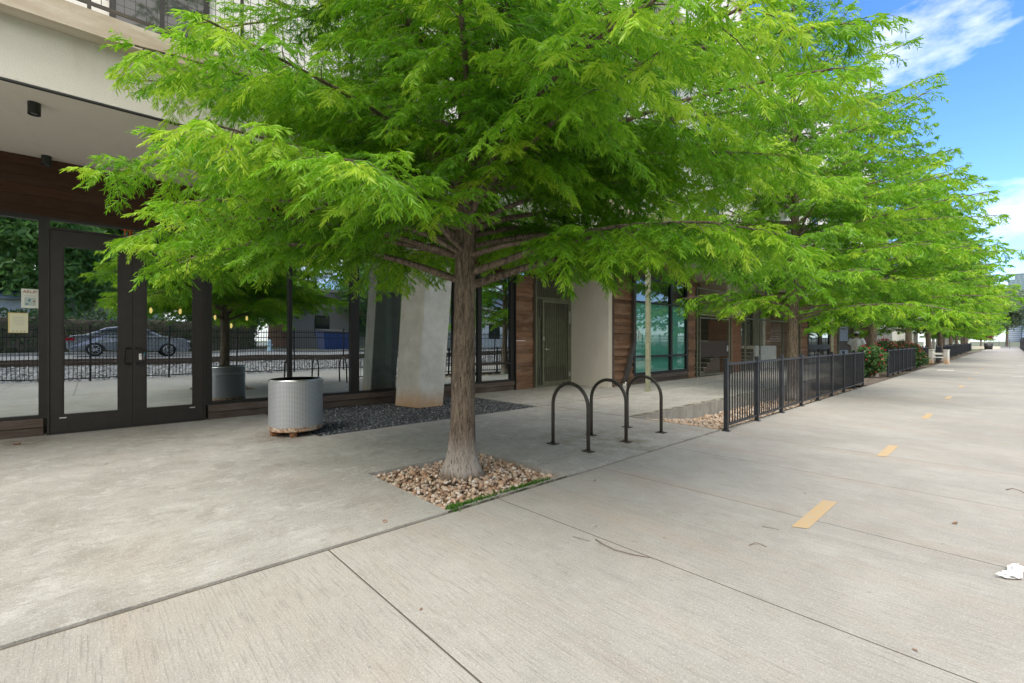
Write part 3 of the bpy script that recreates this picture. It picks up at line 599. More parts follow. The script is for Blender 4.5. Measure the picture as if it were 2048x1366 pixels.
# pendants hang from the room ceiling
pl=None; k=0
names=['leftmost','second from the left','third from the left','fourth from the left','rightmost']
for x,y,z in ((-12.2,.95,2.05),(-12.2,1.45,2.05),(-13.4,2.3,2.0),(-13.4,2.65,1.8),(-13.4,3.0,2.0)):
    p=thing('pendant_lamp','small glowing pendant lamp behind the glass doors, %s of five'%names[k],'lamp',(x,y,z),0,'pendant lamps inside the shop'); k+=1
    g=MB(); g.tube([(0,0,.05),(0,0,3.4-z)],.004,6); g.build('cord','lamp_black',p); g=MB(); g.tube([(0,0,-.06),(0,0,-.03),(0,0,.03),(0,0,.06)],[.010,.026,.026,.008],12); g.build('shade','lamp_glow',p)
# table and potted palm inside
t=thing('table','round white table standing inside behind the left shop window','table',(-10.7,2.0,.03))
g=MB(); g.cyl(0,0,.70,.73,.35,32); g.build('tabletop','white_paint',t); g=MB(); g.cyl(0,0,.03,.70,.025,12); g.cyl(0,0,0,.03,.22,24); g.build('pedestal','steel',t)
t=thing('planter_box','dark rectangular counter planter behind the left shop window','planter',(-10.45,2.35,.03))
g=MB(); g.bbox(-.25,.25,-.6,.45,0,.72,.01); g.build('box','lamp_black',t)
t=thing('potted_palm','potted palm with dark arching fronds behind the glass beside the column','plant',(-10.5,4.98,.03))
g=MB(); g.tube([(0,0,0),(0,0,.5)],[.16,.2],20); g.build('pot','lamp_black',t)
g=MB(); 
for i in range(13):
    a=random.uniform(0,6.28); l=random.uniform(.45,.75); pts=[]
    for s_ in range(9):
        q=s_/8; pts.append(Vector((math.cos(a)*l*q,math.sin(a)*l*q,.5+.95*q-.75*q*q)))
    g.tube(pts,.006,4,cap=False)
    for s_ in range(2,9):
        for e in (0,.5):
          for sg in (-1,1):
            p=pts[s_-1].lerp(pts[s_],e); d=Vector((-math.sin(a)*sg,math.cos(a)*sg,-.5)).normalized()*.2+Vector((math.cos(a),math.sin(a),0))*.12; wv=Vector((math.cos(a),math.sin(a),0))*.012
            g.add([p-wv,p+wv,p+d*.6+wv,p+d],[(0,1,2,3)],random.random())
g.build('fronds','hedge_leaf',t,recalc=False)
# downspout
t=thing('downspout','dark downspout kinking down to a white pipe stub beside the second window','downspout',(-8.2,12.7,0))
g=MB(); g.box(-.0,.09,.02,.14,1.36,4.1)
g.hexa([(.0,-.50,.22),(.10,-.50,.22),(.10,-.36,.16),(.0,-.36,.16)],[(.0,.0,1.42),(.10,.0,1.42),(.10,.15,1.36),(.0,.15,1.36)]); g.box(.0,.10,-.54,-.40,.10,.24)
g.build('pipe','downspout',t); g=MB(); g.tube([(.05,-.47,.0),(.05,-.47,.13)],.06,16); g.tube([(.05,-.47,.12),(.05,-.47,.14)],.07,16); g.build('pipe_stub','white_paint',t)
# ceiling lights
lbl=['black cylinder light on the soffit by the beam, left one','black cylinder light on the soffit by the beam, half hidden by leaves','black cylinder light on the soffit against the timber header, left one','black cylinder light on the soffit against the timber header, above the doors']
L0=None
for (x,y),l in zip(((-7.52,-.46),(-7.47,.64),(-9.55,-.46),(-9.55,.64)),lbl):
    if L0 is None:
        L0=thing('ceiling_light',l,'light',(x,y,4.11),0,'black cylinder lights under the overhang')
        g=MB(); n=24; g.tube([(0,0,0),(0,0,-.135)],[.055,.055],n,cap=False); g.tube([(0,0,-.135),(0,0,-.11)],[.055,.047],n,cap=False); g.tube([(0,0,-.11),(0,0,-.115)],[.047,.0],n,cap=False); g.build('housing','lamp_black',L0)
        g=MB(); g.cyl(0,0,-.117,-.100,.035,20); g.build('lens','ink_grey',L0)
    else: dup(L0,(x,y,4.11),0,l)
# more of them further along
# posters on the left pane
t=thing('poster','pale square poster reading ARUP above a picture, taped inside the left pane','poster',(XF-.024,-.64,2.03))
g=MB(); g.box(0,.003,-.088,.090,-.14,.14); g.build('sheet','poster_paper',t)
text('heading','ARUP',.058,'ink_red',(.005,0,.095),(R(90),0,R(90)),t)
g=MB(); g.box(.003,.0045,-.055,.062,-.105,.015); g.build('picture','ink_pale',t)
g=MB(); g.prism([(-.02,-.045),(.0,-.045),(.01,-.005),(-.008,-.005)],'x',.0045,.006); g.prism([(-.05,-.085),(-.03,-.095),(-.015,-.083),(-.03,-.068)],'x',.0045,.006); g.build('picture_detail','ink_teal',t)
g=MB(); g.prism([(.03,-.04),(.045,-.055),(.06,-.045),(.045,-.03)],'x',.0045,.006); g.build('picture_detail','ink_red',t)
g=MB(); g.box(.003,.0045,-.055,.062,.035,.040); g.build('text_line','ink_grey',t)
t=thing('notice','cream notice with a yellow edge and small print, low on the left pane','notice',(XF-.024,-.757,1.67))
g=MB(); g.box(0,.003,-.1,.1,-.145,.145); g.build('sheet','notice_border',t); g=MB(); g.box(.003,.005,-.085,.098,-.135,.133); g.build('paper','notice_paper',t)
g=MB()
for i,(a,b) in enumerate(((-.05,.06),(-.05,.065),(-.05,.065),(-.055,.07),(-.05,.06),(-.03,.05))): g.box(.005,.0062,a,b,.08-i*.022,.083-i*.022)
for a in (-.06,-.02,.02,.055): g.box(.005,.0062,a,a+.02,-.125,-.115)
g.build('print','ink_grey',t)
# white logo on the teal window: gabled roof over three bars
t=thing('window_logo','small white gabled house emblem on the teal window by the sage post','emblem',(XG+.003,13.22,1.66))
g=MB(); w_=.009
g.prism([(-.19,-.02),(0,.15),(.19,-.02),(.19,-.055),(0,.10),(-.19,-.055)],'x',-.02,-.018)
for y in (-.05,.05): g.box(-.02,-.018,y-.014,y+.014,-.16,.03)
for y in (-.14,.14):
    for a in (0,1,2,3): pass
    g.box(-.02,-.018,y-.045,y+.045,-.16,-.145); g.box(-.02,-.018,y-.045,y+.045,-.085,-.07); g.box(-.02,-.018,y-.045,y-.03,-.145,-.085); g.box(-.02,-.018,y+.03,y+.045,-.145,-.085)
for i in range(9): g.box(-.02,-.018,-.18+i*.04,-.155+i*.04,-.20,-.185)
g.build('mark','white_paint',t)

# upper storeys
g=MB(); g.box(-14,-8.32,-16,50,5.02,16.2); g.box(-14,-10.3,-16,50,4.52,5.02); g.box(-14,-9.0,50,50.2,0,16.2); bpart(g,'upper_wall','upper_wall')
g=MB(); g.box(-14,-8.25,-16,50.1,16.2,16.5); bpart(g,'parapet','beam_cap')
Wp=None
for z in (5.35,8.6,11.8):
    for y in np.arange(-10.6,48,3.6):
        g=MB(); a,b,c,d=y,y+1.15,z,z+2.0; x=-8.31
        g.box(x-.0,x+.04,a,a+.07,c,d); g.box(x,x+.04,b-.07,b,c,d); g.box(x,x+.038,a+.07,b-.07,c,c+.07); g.box(x,x+.038,a+.07,b-.07,d-.07,d); g.box(x,x+.036,(a+b)/2-.025,(a+b)/2+.025,c+.07,d-.07)
        w=bpart(g,'window','frame_black'); g=MB(); g.box(x+.001,x+.012,a+.07,b-.07,c+.07,d-.07); bpart(g,'glass_pane','window_dark',w)
for k,(ya,yb,z) in enumerate(((22,28,8.3),(33,39,8.3),(22,28,11.5),(33,39,11.5),(12,17,11.5),(44,49,8.3))):
    g=MB(); g.box(-8.32,-6.9,ya,yb,z,z+.22); bl=bpart(g,'balcony','upper_wall')
    g=MB(); g.box(-6.95,-6.92,ya,yb,z+1.2,z+1.24)
    for i in range(int((yb-ya)/.12)): g.box(-6.945,-6.93,ya+i*.12,ya+i*.12+.014,z+.22,z+1.2)
    bpart(g,'railing','fence_black',bl)
# mesh railing on the beam cap
rl=thing('balcony_railing','dark wire mesh railing along the top of the stucco beam','railing',(-6.95,0,5.02))
for i in range(0,24): g=MB(); y=-9+i*1.5; g.box(-.02,.02,y-.018,y+.018,0,1.1); g.build('post','rack_bronze',rl)
g=MB(); g.box(-.025,.025,-12,30,1.1,1.14); g.box(-.015,.015,-12,30,.13,.165); g.build('rails','rack_bronze',rl)
g=MB()
for i in range(int(36/.10)): y=-9+i*.10; g.box(-.003,.003,y-.003,y+.003,.165,1.1)
for i in range(9): g.box(-.0045,-.0015,-9,27,.25+i*.1,.255+i*.1)
g.build('wire_mesh','rack_bronze',rl)

# mesh enclosures with gate
def enclosure(y0,label,posts,gy):
    t=thing('mesh_enclosure',label,'enclosure',(-8.24,y0,0))
    for p in posts: g=MB(); g.box(-.03,.03,p-.03,p+.03,0,3.5); g.build('post','gate_green',t)
    g=MB(); 
    for a,b in zip(posts[:-1],posts[1:]): g.box(-.02,.02,a+.03,b-.03,3.44,3.5); g.box(-.02,.02,a+.03,b-.03,2.42,2.48)
    g.build('rails','gate_green',t)
    g=MB(); a,b=posts[0],posts[-1]
    k=0
    for i in range(int((b-a)/.075)):
        y=a+i*.075
        if gy[0]-.02<y<gy[1]+.02: g.box(-.002,.002,y-.002,y+.002,2.48,3.44)
        else: g.box(-.002,.002,y-.002,y+.002,.05,3.44)
    for i in range(45):
        z=.08+i*.075
        if z>2.5: g.box(-.006,-.003,a,b,z-.002,z+.002)
        else:
            g.box(-.006,-.003,gy[1],b,z-.002,z+.002)
    g.build('wire_mesh','gate_green',t)
    gt=MB(); gt.box(-.03,.03,gy[0],gy[0]+.06,.05,2.36); gt.box(-.03,.03,gy[1]-.06,gy[1],.05,2.36); gt.box(-.028,.028,gy[0]+.06,gy[1]-.06,2.30,2.36); gt.box(-.028,.028,gy[0]+.06,gy[1]-.06,.05,.11)
    for i in range(int((gy[1]-gy[0])/.075)): y=gy[0]+.06+i*.075; gt.box(-.002,.002,y-.002,y+.002,.11,2.3)
    for i in range(29): z=.16+i*.075; gt.box(-.006,-.003,gy[0]+.06,gy[1]-.06,z-.002,z+.002)
    gg=gt.build('gate','gate_green',t)
    g=MB(); g.box(.008,.02,gy[0]+.07,gy[1]-.07,.78,1.42); g.build('kick_panel','kick_brown',gg)
    g=MB(); g.box(.022,.05,gy[1]-.26,gy[1]-.16,.98,1.22); g.tube([(.06,gy[1]-.21,1.08),(.07,gy[1]-.42,1.06)],.014,8); g.build('handle','steel',gg)
    g=MB(); g.box(.02,.08,gy[0]+.7,gy[0]+1.6,2.26,2.31); g.build('door_closer','lamp_black',gg)
    return t
enclosure(0,'wire mesh entrance enclosure with a gate in front of concrete steps',[17.25,20.45,22.0,23.8,27,30],(17.45,20.2))
enclosure(0,'farther wire mesh entrance gate with a brown kick panel near the man',[38.4,43.1],(38.6,42.0))
def stairs(name,label,x0,x1,y0,dirx,nstep,rise=.17,run=.30):
    t=thing(name,label,'stairs',(x0,y0,0)); g=MB()
    for i in range(nstep): g.bbox(0,x1-x0,i*run,nstep*run,i*rise+(.012 if i==0 else .001),(i+1)*rise,.008)
    g.build('steps','wood_grey',t); g=MB()
    for i in range(nstep): g.box(-.01,x1-x0+.01,i*run-.025,(i+1)*run-.03,(i+1)*rise+.001,(i+1)*rise+.022)
    g.build('tread','tread_edge',t)
    return t
stairs('stairs','grey concrete steps rising behind the first mesh gate',-9.7,-8.34,17.75,1,6)
stairs('stairs','concrete steps between the red board panel and the white planter wall',-9.7,-8.6,22.4,1,7)
t=thing('low_wall','pale weathered concrete planter wall behind the first fence','wall',(-8.6,25.2,0)); g=MB(); g.bbox(-.9,.08,-1.2,1.8,0,1.18,.02); g.build('body','white_paint',t)

# ------------------------------------------------------------ white townhouse farther on
T=thing('townhouse','white clapboard house with tall windows beyond the timber shop fronts','house',(-9,66,0))
g=MB(); g.box(-7,.4,-14,12,0,7.5); g.build('wall','clapboard',T)
g=MB(); g.prism([(-7.4,7.4),(.8,7.4),(-3.3,10.4)],'y',-14.5,12.5); g.build('roof','roof_blue',T)
for y in (-12,-9,-6,-3,0,3,6,9):
    for z in (1.0,4.4):
        g=MB(); g.box(.4,.45,y-.1,y+1.3,z-.1,z+2.1); w=g.build('window','white_paint',T); g=MB(); g.box(.45,.46,y,y+1.2,z,z+2.0); g.build('glass_pane','window_dark',w); g=MB(); g.box(.46,.47,y+.57,y+.63,z,z+2); g.box(.46,.469,y,y+.57,z+.97,z+1.03); g.box(.46,.469,y+.63,y+1.2,z+.97,z+1.03); g.build('glazing_bar','white_paint',w)
for y in (-14,-4.3): g=MB(); g.box(.4,1.8,y,y+.3,0,3.4); g.build('porch_wall','white_paint',T)
T=thing('pavilion','low pale pavilion with square posts at the far end of the tree row','pavilion',(-8,112,0))
g=MB(); g.box(-6,2.6,-8,12,3.0,3.5); g.build('roof','white_paint',T)
for x in (-2,0,2.3):
    for y in (-7.5,-2,4,11): g=MB(); g.box(x-.2,x+.2,y-.2,y+.2,0,3.0); g.build('post','white_paint',T)
g=MB(); g.box(-6,-5,-8,12,0,3); g.build('wall','fin_wall',T)
t=thing('low_wall','long low pale wall across the far end of the fence','wall',(-3.5,122,0)); g=MB(); g.bbox(-4,2,0,.4,0,.5,.02); g.build('body','fin_wall',t)

# towers far downtown
def tower(name,label,x0,x1,y0,y1,h,mat,extra=None):
    t=thing(name,label,'tower',((x0+x1)/2,y0,0)); w=(x1-x0)/2; g=MB(); g.box(-w,w,0,y1-y0,0,h); 
    if extra: g.box(-w+extra[0],w,2,y1-y0-2,h,h+extra[1])
    g.build('shaft',mat,t); g=MB(); g.box(-w+.5,w-.5,1,y1-y0-1,h+(extra[1] if extra else 0),h+(extra[1] if extra else 0)+1.2); g.build('roof','tower_white',t)
# 1 px of the 1024 picture is about 3.6 m at these distances
tower('tower','tall blue green glass tower with a stepped top above the far trees',-6,40,1330,1370,123,'tower_glass',(9,10))
tower('tower','white mid-rise tower in front of the glass tower',-9,11,1290,1310,78,'tower_white',None)
tower('tower','dark blue low tower just right of the white tower',12,40,1260,1290,64,'tower_dark',None)
t=thing('tower','dark banded rooftop block on the white tower','rooftop'); 
bpy.data.objects.remove(t)

# ------------------------------------------------------------ street furniture
# three inverted-U racks
r0=None
for (y,l) in ((4.64,'bronze inverted U bike rack nearest the camera, beside the tree pit'),(5.48,'bronze inverted U bike rack in the middle of the row of three'),(6.42,'bronze inverted U bike rack farthest along, next to the sunken bed')):
    if r0 is None:
        r0=thing('bike_rack',l,'bike rack',(-3.925,y,.01),0,'bike racks in a row on the sidewalk'); g=MB(); a=.30; h=.84
        pts=[(-a,0,0),(-a,0,.3),(-a,0,h-a)]+[(-a*math.cos(t),0,h-a+a*math.sin(t)) for t in [math.pi*i/16 for i in range(1,16)]]+[(a,0,h-a),(a,0,.3),(a,0,0)]
        g.tube(pts,.024,14); g.build('hoop','rack_bronze',r0)
        for s_ in (-1,1):
            g=MB(); g.bbox(s_*a-.07,s_*a+.07,-.055,.055,0,.010,.003); 
            for q in (-.048,.048): g.cyl(s_*a+q,0,.01,.02,.008,6)
            g.build('base_plate','rack_bronze',r0)
    else: dup(r0,(-3.925,y,.01),0,l)
# litter bin
t=thing('trash_can','round perforated steel trash can with a rusty base','trash can',(-7.35,2.31,.01))
r=.375; zt=.83; zb=.085; n=72
me=bpy.data.meshes.new('body'); V=[];F=[];UV=[]
prof=[(r,zb),(r,zt-.02)]
for j,(rr,z) in enumerate(prof):
    for i in range(n+1): a=2*math.pi*i/n; V.append((rr*math.cos(a),rr*math.sin(a),z))
for i in range(n): F.append((i,i+1,n+1+i+1,n+1+i))
me.from_pydata(V,[],F); ul=me.uv_layers.new(name='UVMap')
for p in me.polygons:
    i=p.index; 
    for li,u in zip(p.loop_indices,((i/n,0),((i+1)/n,0),((i+1)/n,1),(i/n,1))): ul.data[li].uv=u
    p.use_smooth=True
me.materials.append(M['perforated']); link('body',me,t)
g=MB(); g.tube([(0,0,zt-.02),(0,0,zt-.005),(0,0,zt),(0,0,zt),(0,0,zt-.015),(0,0,zt-.12),(0,0,.2),(0,0,.2)],[r,r-.003,r-.012,r-.03,r-.035,r-.04,r-.04,.0],72,cap=False); g.build('rim','steel',t,recalc=False)
g=MB(); g.tube([(0,0,zb-.012),(0,0,zb)],[r-.01,r+.003],72,cap=True,jit=.012); g.build('base','rust',t)
for a in (200,250,310,20): 
    g=MB(); x,y=(r-.07)*math.cos(R(a-45)),(r-.07)*math.sin(R(a-45)); g.bbox(x-.05,x+.05,y-.04,y+.04,0,zb-.01,.006); g.build('foot','rust',t)
# low black fences along the trail
def fence(p0,p1,nb,label,h=1.09,pick=.105,name='fence',post_h=1.12,spear=False,group=None,pw=.03):
    p0=Vector(p0);p1=Vector(p1); d=(p1-p0); Lg=d.length; rz=math.atan2(d.y,d.x)
    t=thing(name,label,'fence',(p0.x,p0.y,0),rz,group); bay=Lg/nb; post=None; pan=None
    for i in range(nb+1):
        if post is None:
            g=MB(); g.bbox(-pw,pw,-pw,pw,0,post_h,.004); g.bbox(-pw-.006,pw+.006,-pw-.006,pw+.006,post_h-.012,post_h+.018,.007); g.box(-.055,.055,-.055,.055,.0,.008); post=g.build('post','fence_black',t)
        else: q=post.copy(); COL.objects.link(q); q.parent=t; q.location=(i*bay,0,0)
    for i in range(nb):
        if pan is None:
            g=MB(); m_=bay-2*pw
            g.box(pw,bay-pw,-.015,.015,h-.06,h-.025); g.box(pw,bay-pw,-.015,.015,.08,.115)
            if spear: g.box(pw,bay-pw,-.015,.015,h-.30,h-.265)
            k=round(m_/pick)-1
            for j in range(k):
                x=pw+m_*(j+1)/(k+1)
                if spear: g.box(x-.009,x+.009,-.009,.009,.06,h+.07); 
                else: g.box(x-.008,x+.008,-.008,.008,.11,h-.05)
            pan=g.build('picket_panel','fence_black',t); 
        else: q=pan.copy(); COL.objects.link(q); q.parent=t; q.location=(i*bay,0,0)
    return t
fence((-3.03,7.334,0),(-3.22,18.1,0),8,'low black picket fence beginning beside the bike racks')
fence((-3.33,23.2,0),(-3.52,38.0,0),11,'low black picket fence with red roses growing through it')
fence((-3.55,43.0,0),(-4.3,100,0),40,'long low black picket fence beyond the stone bench')
fence((-4.6,26,0),(-4.9,41,0),10,'low black fence behind the rose bushes on the terrace side')
fence((3.05,-14,0),(3.05,14,0),12,'tall black picket fence between trail and railway, near stretch',h=1.85,post_h=2.0,name='picket_fence',spear=True)
fence((3.05,14.3,0),(1.45,52,0),16,'tall black picket fence along the right of the trail, middle stretch',h=1.85,post_h=1.95,name='picket_fence',spear=True)
fence((1.42,52.4,0),(1.0,132,0),36,'tall black fence along the far right of the trail',h=1.85,post_h=1.95,name='picket_fence',spear=True)
fence((-3.2,133,0),(1.0,132.6,0),3,'black gate fence closing the far end of the trail',h=1.6,post_h=1.7,name='picket_fence')
# stone bench
t=thing('bench','white stone bench with two square pillars between the fences','bench',(-3.15,39.6,0),R(70))
for y in (-.38,.38):
    g=MB(); g.bbox(-.11,.11,y-.11,y+.11,0,.86,.02); g.bbox(-.13,.13,y-.13,y+.13,.83,.89,.02); g.build('pillar','column_concrete',t)
g=MB(); g.bbox(-.1,.1,-.27,.27,.36,.43,.02); g.build('seat','white_paint',t); g=MB(); g.bbox(-.05,.0,-.27,.27,.55,.68,.02); g.build('backrest','white_paint',t)
t=thing('litter_drum','dark round planter drum at the far end of the trail','planter',(-2.9,118,0)); g=MB(); g.tube([(0,0,0),(0,0,1.1)],[.5,.6],16); g.build('drum','lamp_black',t)
# things on the pavement
def scrap(x,y,s,rz,label,curl=.3):
    g=MB(); n=7; vs=[];fs=[]
    for i in range(n+1):
        q=i/n; w=s*.32*math.sin(math.pi*(q*.9+.05))*random.uniform(.8,1.2)
        for k in (-1,0,1): vs.append(((q-.5)*s,k*w,.004+abs(k)*s*curl*.35+s*.12*math.sin(q*5)**2))
    for i in range(n):
        for k in range(2): a=i*3+k; fs.append((a,a+1,a+4,a+3))
    g.add(vs,fs,.5); o=g.build('fallen_leaf','dead_leaf',None,False,(x,y,.0),(0,0,rz)); return tag(o,label,'leaf','fallen leaves on the pavement')
for x,y,s_,l in ((-3.275,1.68,.062,'large curled brown leaf on the sidewalk beside the joint'),(-3.29,1.416,.035,'small brown leaf on the sidewalk left of the large curled one'),(-2.087,1.274,.022,'tiny brown leaf on the trail near the lower joint'),(-.298,2.75,.022,'dark leaf lying on the trail joint toward the bottom right'),(-2.835,3.737,.035,'dark leaf on the trail just right of the tree pit'),(-2.127,2.816,.02,'small reddish leaf above the curved twig'),(-1.289,4.838,.02,'tiny dark leaf above the nearest yellow dash'),(-1.672,3.0,.015,'tiny dark speck leaf between twig and nearest yellow dash'),(-.298,4.89,.05,'curled tan leaf on the right part of the trail'),(-3.2,2.02,.04,'brown leaf at the corner of the tree pit'),(-6.95,.14,.05,'brown leaf on the sidewalk before the glass doors'),(-9.1,-.72,.12,'dark flattened leaf by the plinth at the far left')):
    scrap(x,y,s_,random.uniform(0,3),l)
def twig(pts,r,label):
    g=MB(); g.tube([(a,b,.004+c) for a,b,c in pts],[r*(1-.5*i/len(pts)) for i in range(len(pts))],5); o=g.build('twig','twig_bark'); tag(o,label,'twig','twigs on the trail')
twig([(-1.99,2.63,.0),(-1.9,2.59,.01),(-1.8,2.585,.006),(-1.7,2.61,.004),(-1.62,2.65,.0),(-1.585,2.672,0)],.0035,'long curved twig lying beside the trail joint')
twig([(-2.13,2.55,.0),(-2.05,2.56,.003),(-2.0,2.58,0)],.002,'short thin twig left of the long curved twig')
twig([(-1.22,3.33,0),(-1.2,3.38,.01),(-1.17,3.4,.004),(-1.13,3.39,0)],.003,'short forked twig below the nearest yellow dash')
twig([(-1.28,3.74,0),(-1.22,3.75,.004),(-1.17,3.77,0)],.002,'thin straight twig just left of the nearest yellow dash')
twig([(-.04,6.36,0),(.0,6.42,.01),(.05,6.38,.008),(.09,6.30,0)],.004,'bent twig near the right edge of the trail')
g=MB(); random.seed(5)
bm=bmesh.new(); bmesh.ops.create_icosphere(bm,subdivisions=3,radius=1)
from mathutils import noise as mn
for v in bm.verts:
    p=v.co.copy(); v.co=Vector((p.x*.13,p.y*.032,p.z*.018+.016)); v.co*= (1+.7*mn.noise(p*2.7)); v.co.z=max(.003,v.co.z+.012*mn.noise(p*6)); v.co.y+=.03*math.sin(p.x*3)
me=bpy.data.meshes.new('crumpled_paper'); bm.to_mesh(me); bm.free(); me.materials.append(M['paper'])
o=link('crumpled_paper',me,None,(.01,4.09,.002),(0,0,R(62))); tag(o,'crumpled white paper scrap at the right edge of the trail','litter')

# ------------------------------------------------------------ trees
def seg_path(p,az,el,L_,n,flat=.65,wob=.10,tip=-.10,rg=random):
    pts=[Vector(p)]; 
    for i in range(n):
        q=(i+1)/n; e=el*(1-min(1,q/flat))+tip*max(0,(q-flat)/(1-flat)) ; az+=rg.uniform(-wob,wob)*.5
        e+=rg.uniform(-wob,wob)*.4
        d=Vector((math.cos(az)*math.cos(e),math.sin(az)*math.cos(e),math.sin(e))); pts.append(pts[-1]+d*(L_/n))
    return pts
def cypress(seed,H=12.5,z0=2.0,rad=3.7,nl=90,dens=1.0,fl=.085,fw=.015,fn=1.0,custom=None,upper=1.0,lean=(0,0),rtrunk=.135,keep=None,flare=True,radf=None,tb=.44):
    rg=random.Random(seed); nr=np.random.RandomState(seed)
    wood=MB(); axis=[]
    nseg=26
    for i in range(nseg+1):
        q=i/nseg; axis.append(Vector((lean[0]*q*H+.03*math.sin(q*9+seed),lean[1]*q*H+.03*math.cos(q*7+seed)-.03,q*H)))
    def axp(z): 
        k=min(nseg-1,max(0,int(z/H*nseg))); return axis[k].lerp(axis[k+1],z/H*nseg-k)
    # trunk with root flare: detailed rings
    zs=[-.1,.0,.03,.07,.12,.2,.3,.45,.6,.8,1.0,1.1,1.2,1.3,1.5,1.7,1.85,2.0,2.2,2.5,2.8,3.2,3.7,4.3,5,6,7,8,9,10,11,H]
    sg=28; vs=[]
    for z in zs:
        c=axp(max(0,z)); rr=rtrunk*(1-.86*max(0,z)/H); fl_=math.exp(-max(0,z)/.16)*.55 if flare else 0
        rr*=(1+.25*math.exp(-max(0,z)/.5))
        for k in range(sg):
            a=2*math.pi*k/sg; lob=1+fl_*(.75+.45*math.sin(5*a+seed)+.25*math.sin(3*a+1))+.03*math.sin(7*a+z*2.3)+.02*math.sin(13*a-z*3)+rg.uniform(-.012,.012)
            if flare and abs(z-1.2)<.25: lob+=.10*math.exp(-((z-1.2)/.12)**2)*math.exp(-(((a-5.0)%6.28-0)/.6)**2)
            vs.append((c.x+math.cos(a)*rr*lob,c.y+math.sin(a)*rr*lob,z))
    fs=[(i*sg+k,i*sg+(k+1)%sg,(i+1)*sg+(k+1)%sg,(i+1)*sg+k) for i in range(len(zs)-1) for k in range(sg)]
    wood.add(vs,fs,.5,True)
    T0=[]  # tertiary stems: base, dir, len
    lim=[]
    if custom: lim+=custom
    qe=1.4 if custom else 1.1
    ga=rg.uniform(0,6)
    for i in range(nl):
        q=(i+.5)/nl; z=z0+.1+(H-.6-z0)*q**qe
        ga+=2.39996+rg.uniform(-.25,.25)
        h=(z-z0)/(H-z0)
        prof=(.80+1.1*h)*(1 if h<.18 else max(0,1-((h-.18)/.82)**1.25)) if h<.18 else max(0,1-((h-.18)/.82)**1.25)
        Lr=rad*prof*rg.uniform(.78,1.12)+.25
        lim.append((z,ga,rg.uniform(.1,.75)+.4*h,Lr,None))
    for (z,az,el,Lr,opt) in lim:
        if radf: Lr*=radf(math.degrees(az)%360,z)
        p=axp(z); n=12; pts=seg_path(p,az,el,Lr,n,flat=.62,wob=.13,tip=(-.32 if z<2.35 else -.18 if z<3.2 else -.05)+.25*(z>5),rg=rg)
        h=z/H; rb=(.008+.0078*Lr)*(1 if (opt is None or z>2.1) else 1.3)
        wood.tube(pts,[rb*(1-.85*(k/n)**.8)+.002 for k in range(n+1)],7,cap=False)
        dn=dens*(1 if z<6 else upper); ltint=rg.gauss(0,.10)
        step=.085/dn; s=(.26 if z<2.7 else .16)*Lr; side=1
        while s<Lr:
            q=s/Lr; k=min(n-1,int(q*n)); bp=pts[k].lerp(pts[k+1],q*n-k); d=(pts[k+1]-pts[k]).normalized()
            side=-side; l2=(.22+.62*min(1,Lr/3)*(1-q)**.7*min(1,q*4+.3))*rg.uniform(.6,1.25); ang=R(rg.uniform(38,68))*side
            hor=Vector((-d.y,d.x,0)).normalized(); dir2=(d*math.cos(ang)+hor*math.sin(ang)+Vector((0,0,rg.uniform(-.42,.55)))).normalized()
            n2=4; pp=[bp]; dd=dir2.copy()
            for j in range(n2): dd=(dd+Vector((rg.uniform(-.12,.12),rg.uniform(-.12,.12),-.17+rg.uniform(-.06,.06)))).normalized(); pp.append(pp[-1]+dd*l2/n2)
            wood.tube(pp,[.0045,.004,.003,.002,.0012],3,cap=False)
            s2=.03; sd=1; tcl=rg.gauss(0,.2)+ltint
            while s2<l2:
                q2=s2/l2; kk=min(n2-1,int(q2*n2)); b3=pp[kk].lerp(pp[kk+1],q2*n2-kk); d3=(pp[kk+1]-pp[kk]).normalized(); sd=-sd
                an=R(rg.uniform(35,70))*sd; h3=Vector((-d3.y,d3.x,0)); 
                if h3.length<.1: h3=Vector((1,0,0))
                h3.normalize(); dr=(d3*math.cos(an)+h3*math.sin(an)+Vector((0,0,rg.uniform(-.75,.22)))).normalized()
                T0.append((*b3,*dr,rg.uniform(.09,.21)*(1.15-.4*q2),tcl+.22*q+.0)); s2+=.052/dn*rg.uniform(.7,1.3)
            T0.append((*pp[-1],*dd,rg.uniform(.08,.16),tcl+.2)); s+=step*rg.uniform(.7,1.3)
        for _ in range(4): T0.append((*pts[-1],*((pts[-1]-pts[-2]).normalized()+Vector((rg.uniform(-.4,.4),rg.uniform(-.4,.4),rg.uniform(-.3,.3)))).normalized(),rg.uniform(.1,.2),.2))
    # leader tips
    A=np.array(T0); 
    if keep is not None: A=A[keep(A[:,:3])]
    n=len(A); per=max(3,int(9*fn)); N_=n*per
    Bp=np.repeat(A[:,:3],per,0); D=np.repeat(A[:,3:6],per,0); Ls=np.repeat(A[:,6],per); ct=np.repeat(A[:,7],per)
    q=(np.tile(np.arange(per),n)+nr.rand(N_)*.6)/per
    P=Bp+D*(Ls*q)[:,None]; P[:,2]-=.25*Ls*q*q
    hor=np.stack([-D[:,1],D[:,0],np.zeros(N_)],1); hl=np.linalg.norm(hor,axis=1)[:,None]; hor=hor/np.maximum(hl,.05)
    sgn=np.where(np.arange(N_)%2==0,1,-1)[:,None]; an=nr.uniform(.35,1.15,N_)[:,None]
    FD=D*np.cos(an)+hor*sgn*np.sin(an); FD[:,2]+=nr.uniform(-.75,.25,N_); FD/=np.linalg.norm(FD,axis=1)[:,None]
    rv=nr.normal(size=(N_,3)); rv[:,2]*=.6; SD=np.cross(FD,rv); SD/=np.maximum(np.linalg.norm(SD,axis=1)[:,None],1e-4)
    FL=fl*nr.uniform(.55,1.25,N_)*(1.1-.45*q); FW=fw*nr.uniform(.7,1.15,N_)*.5
    dz=np.zeros((N_,3)); dz[:,2]=-.22*FL
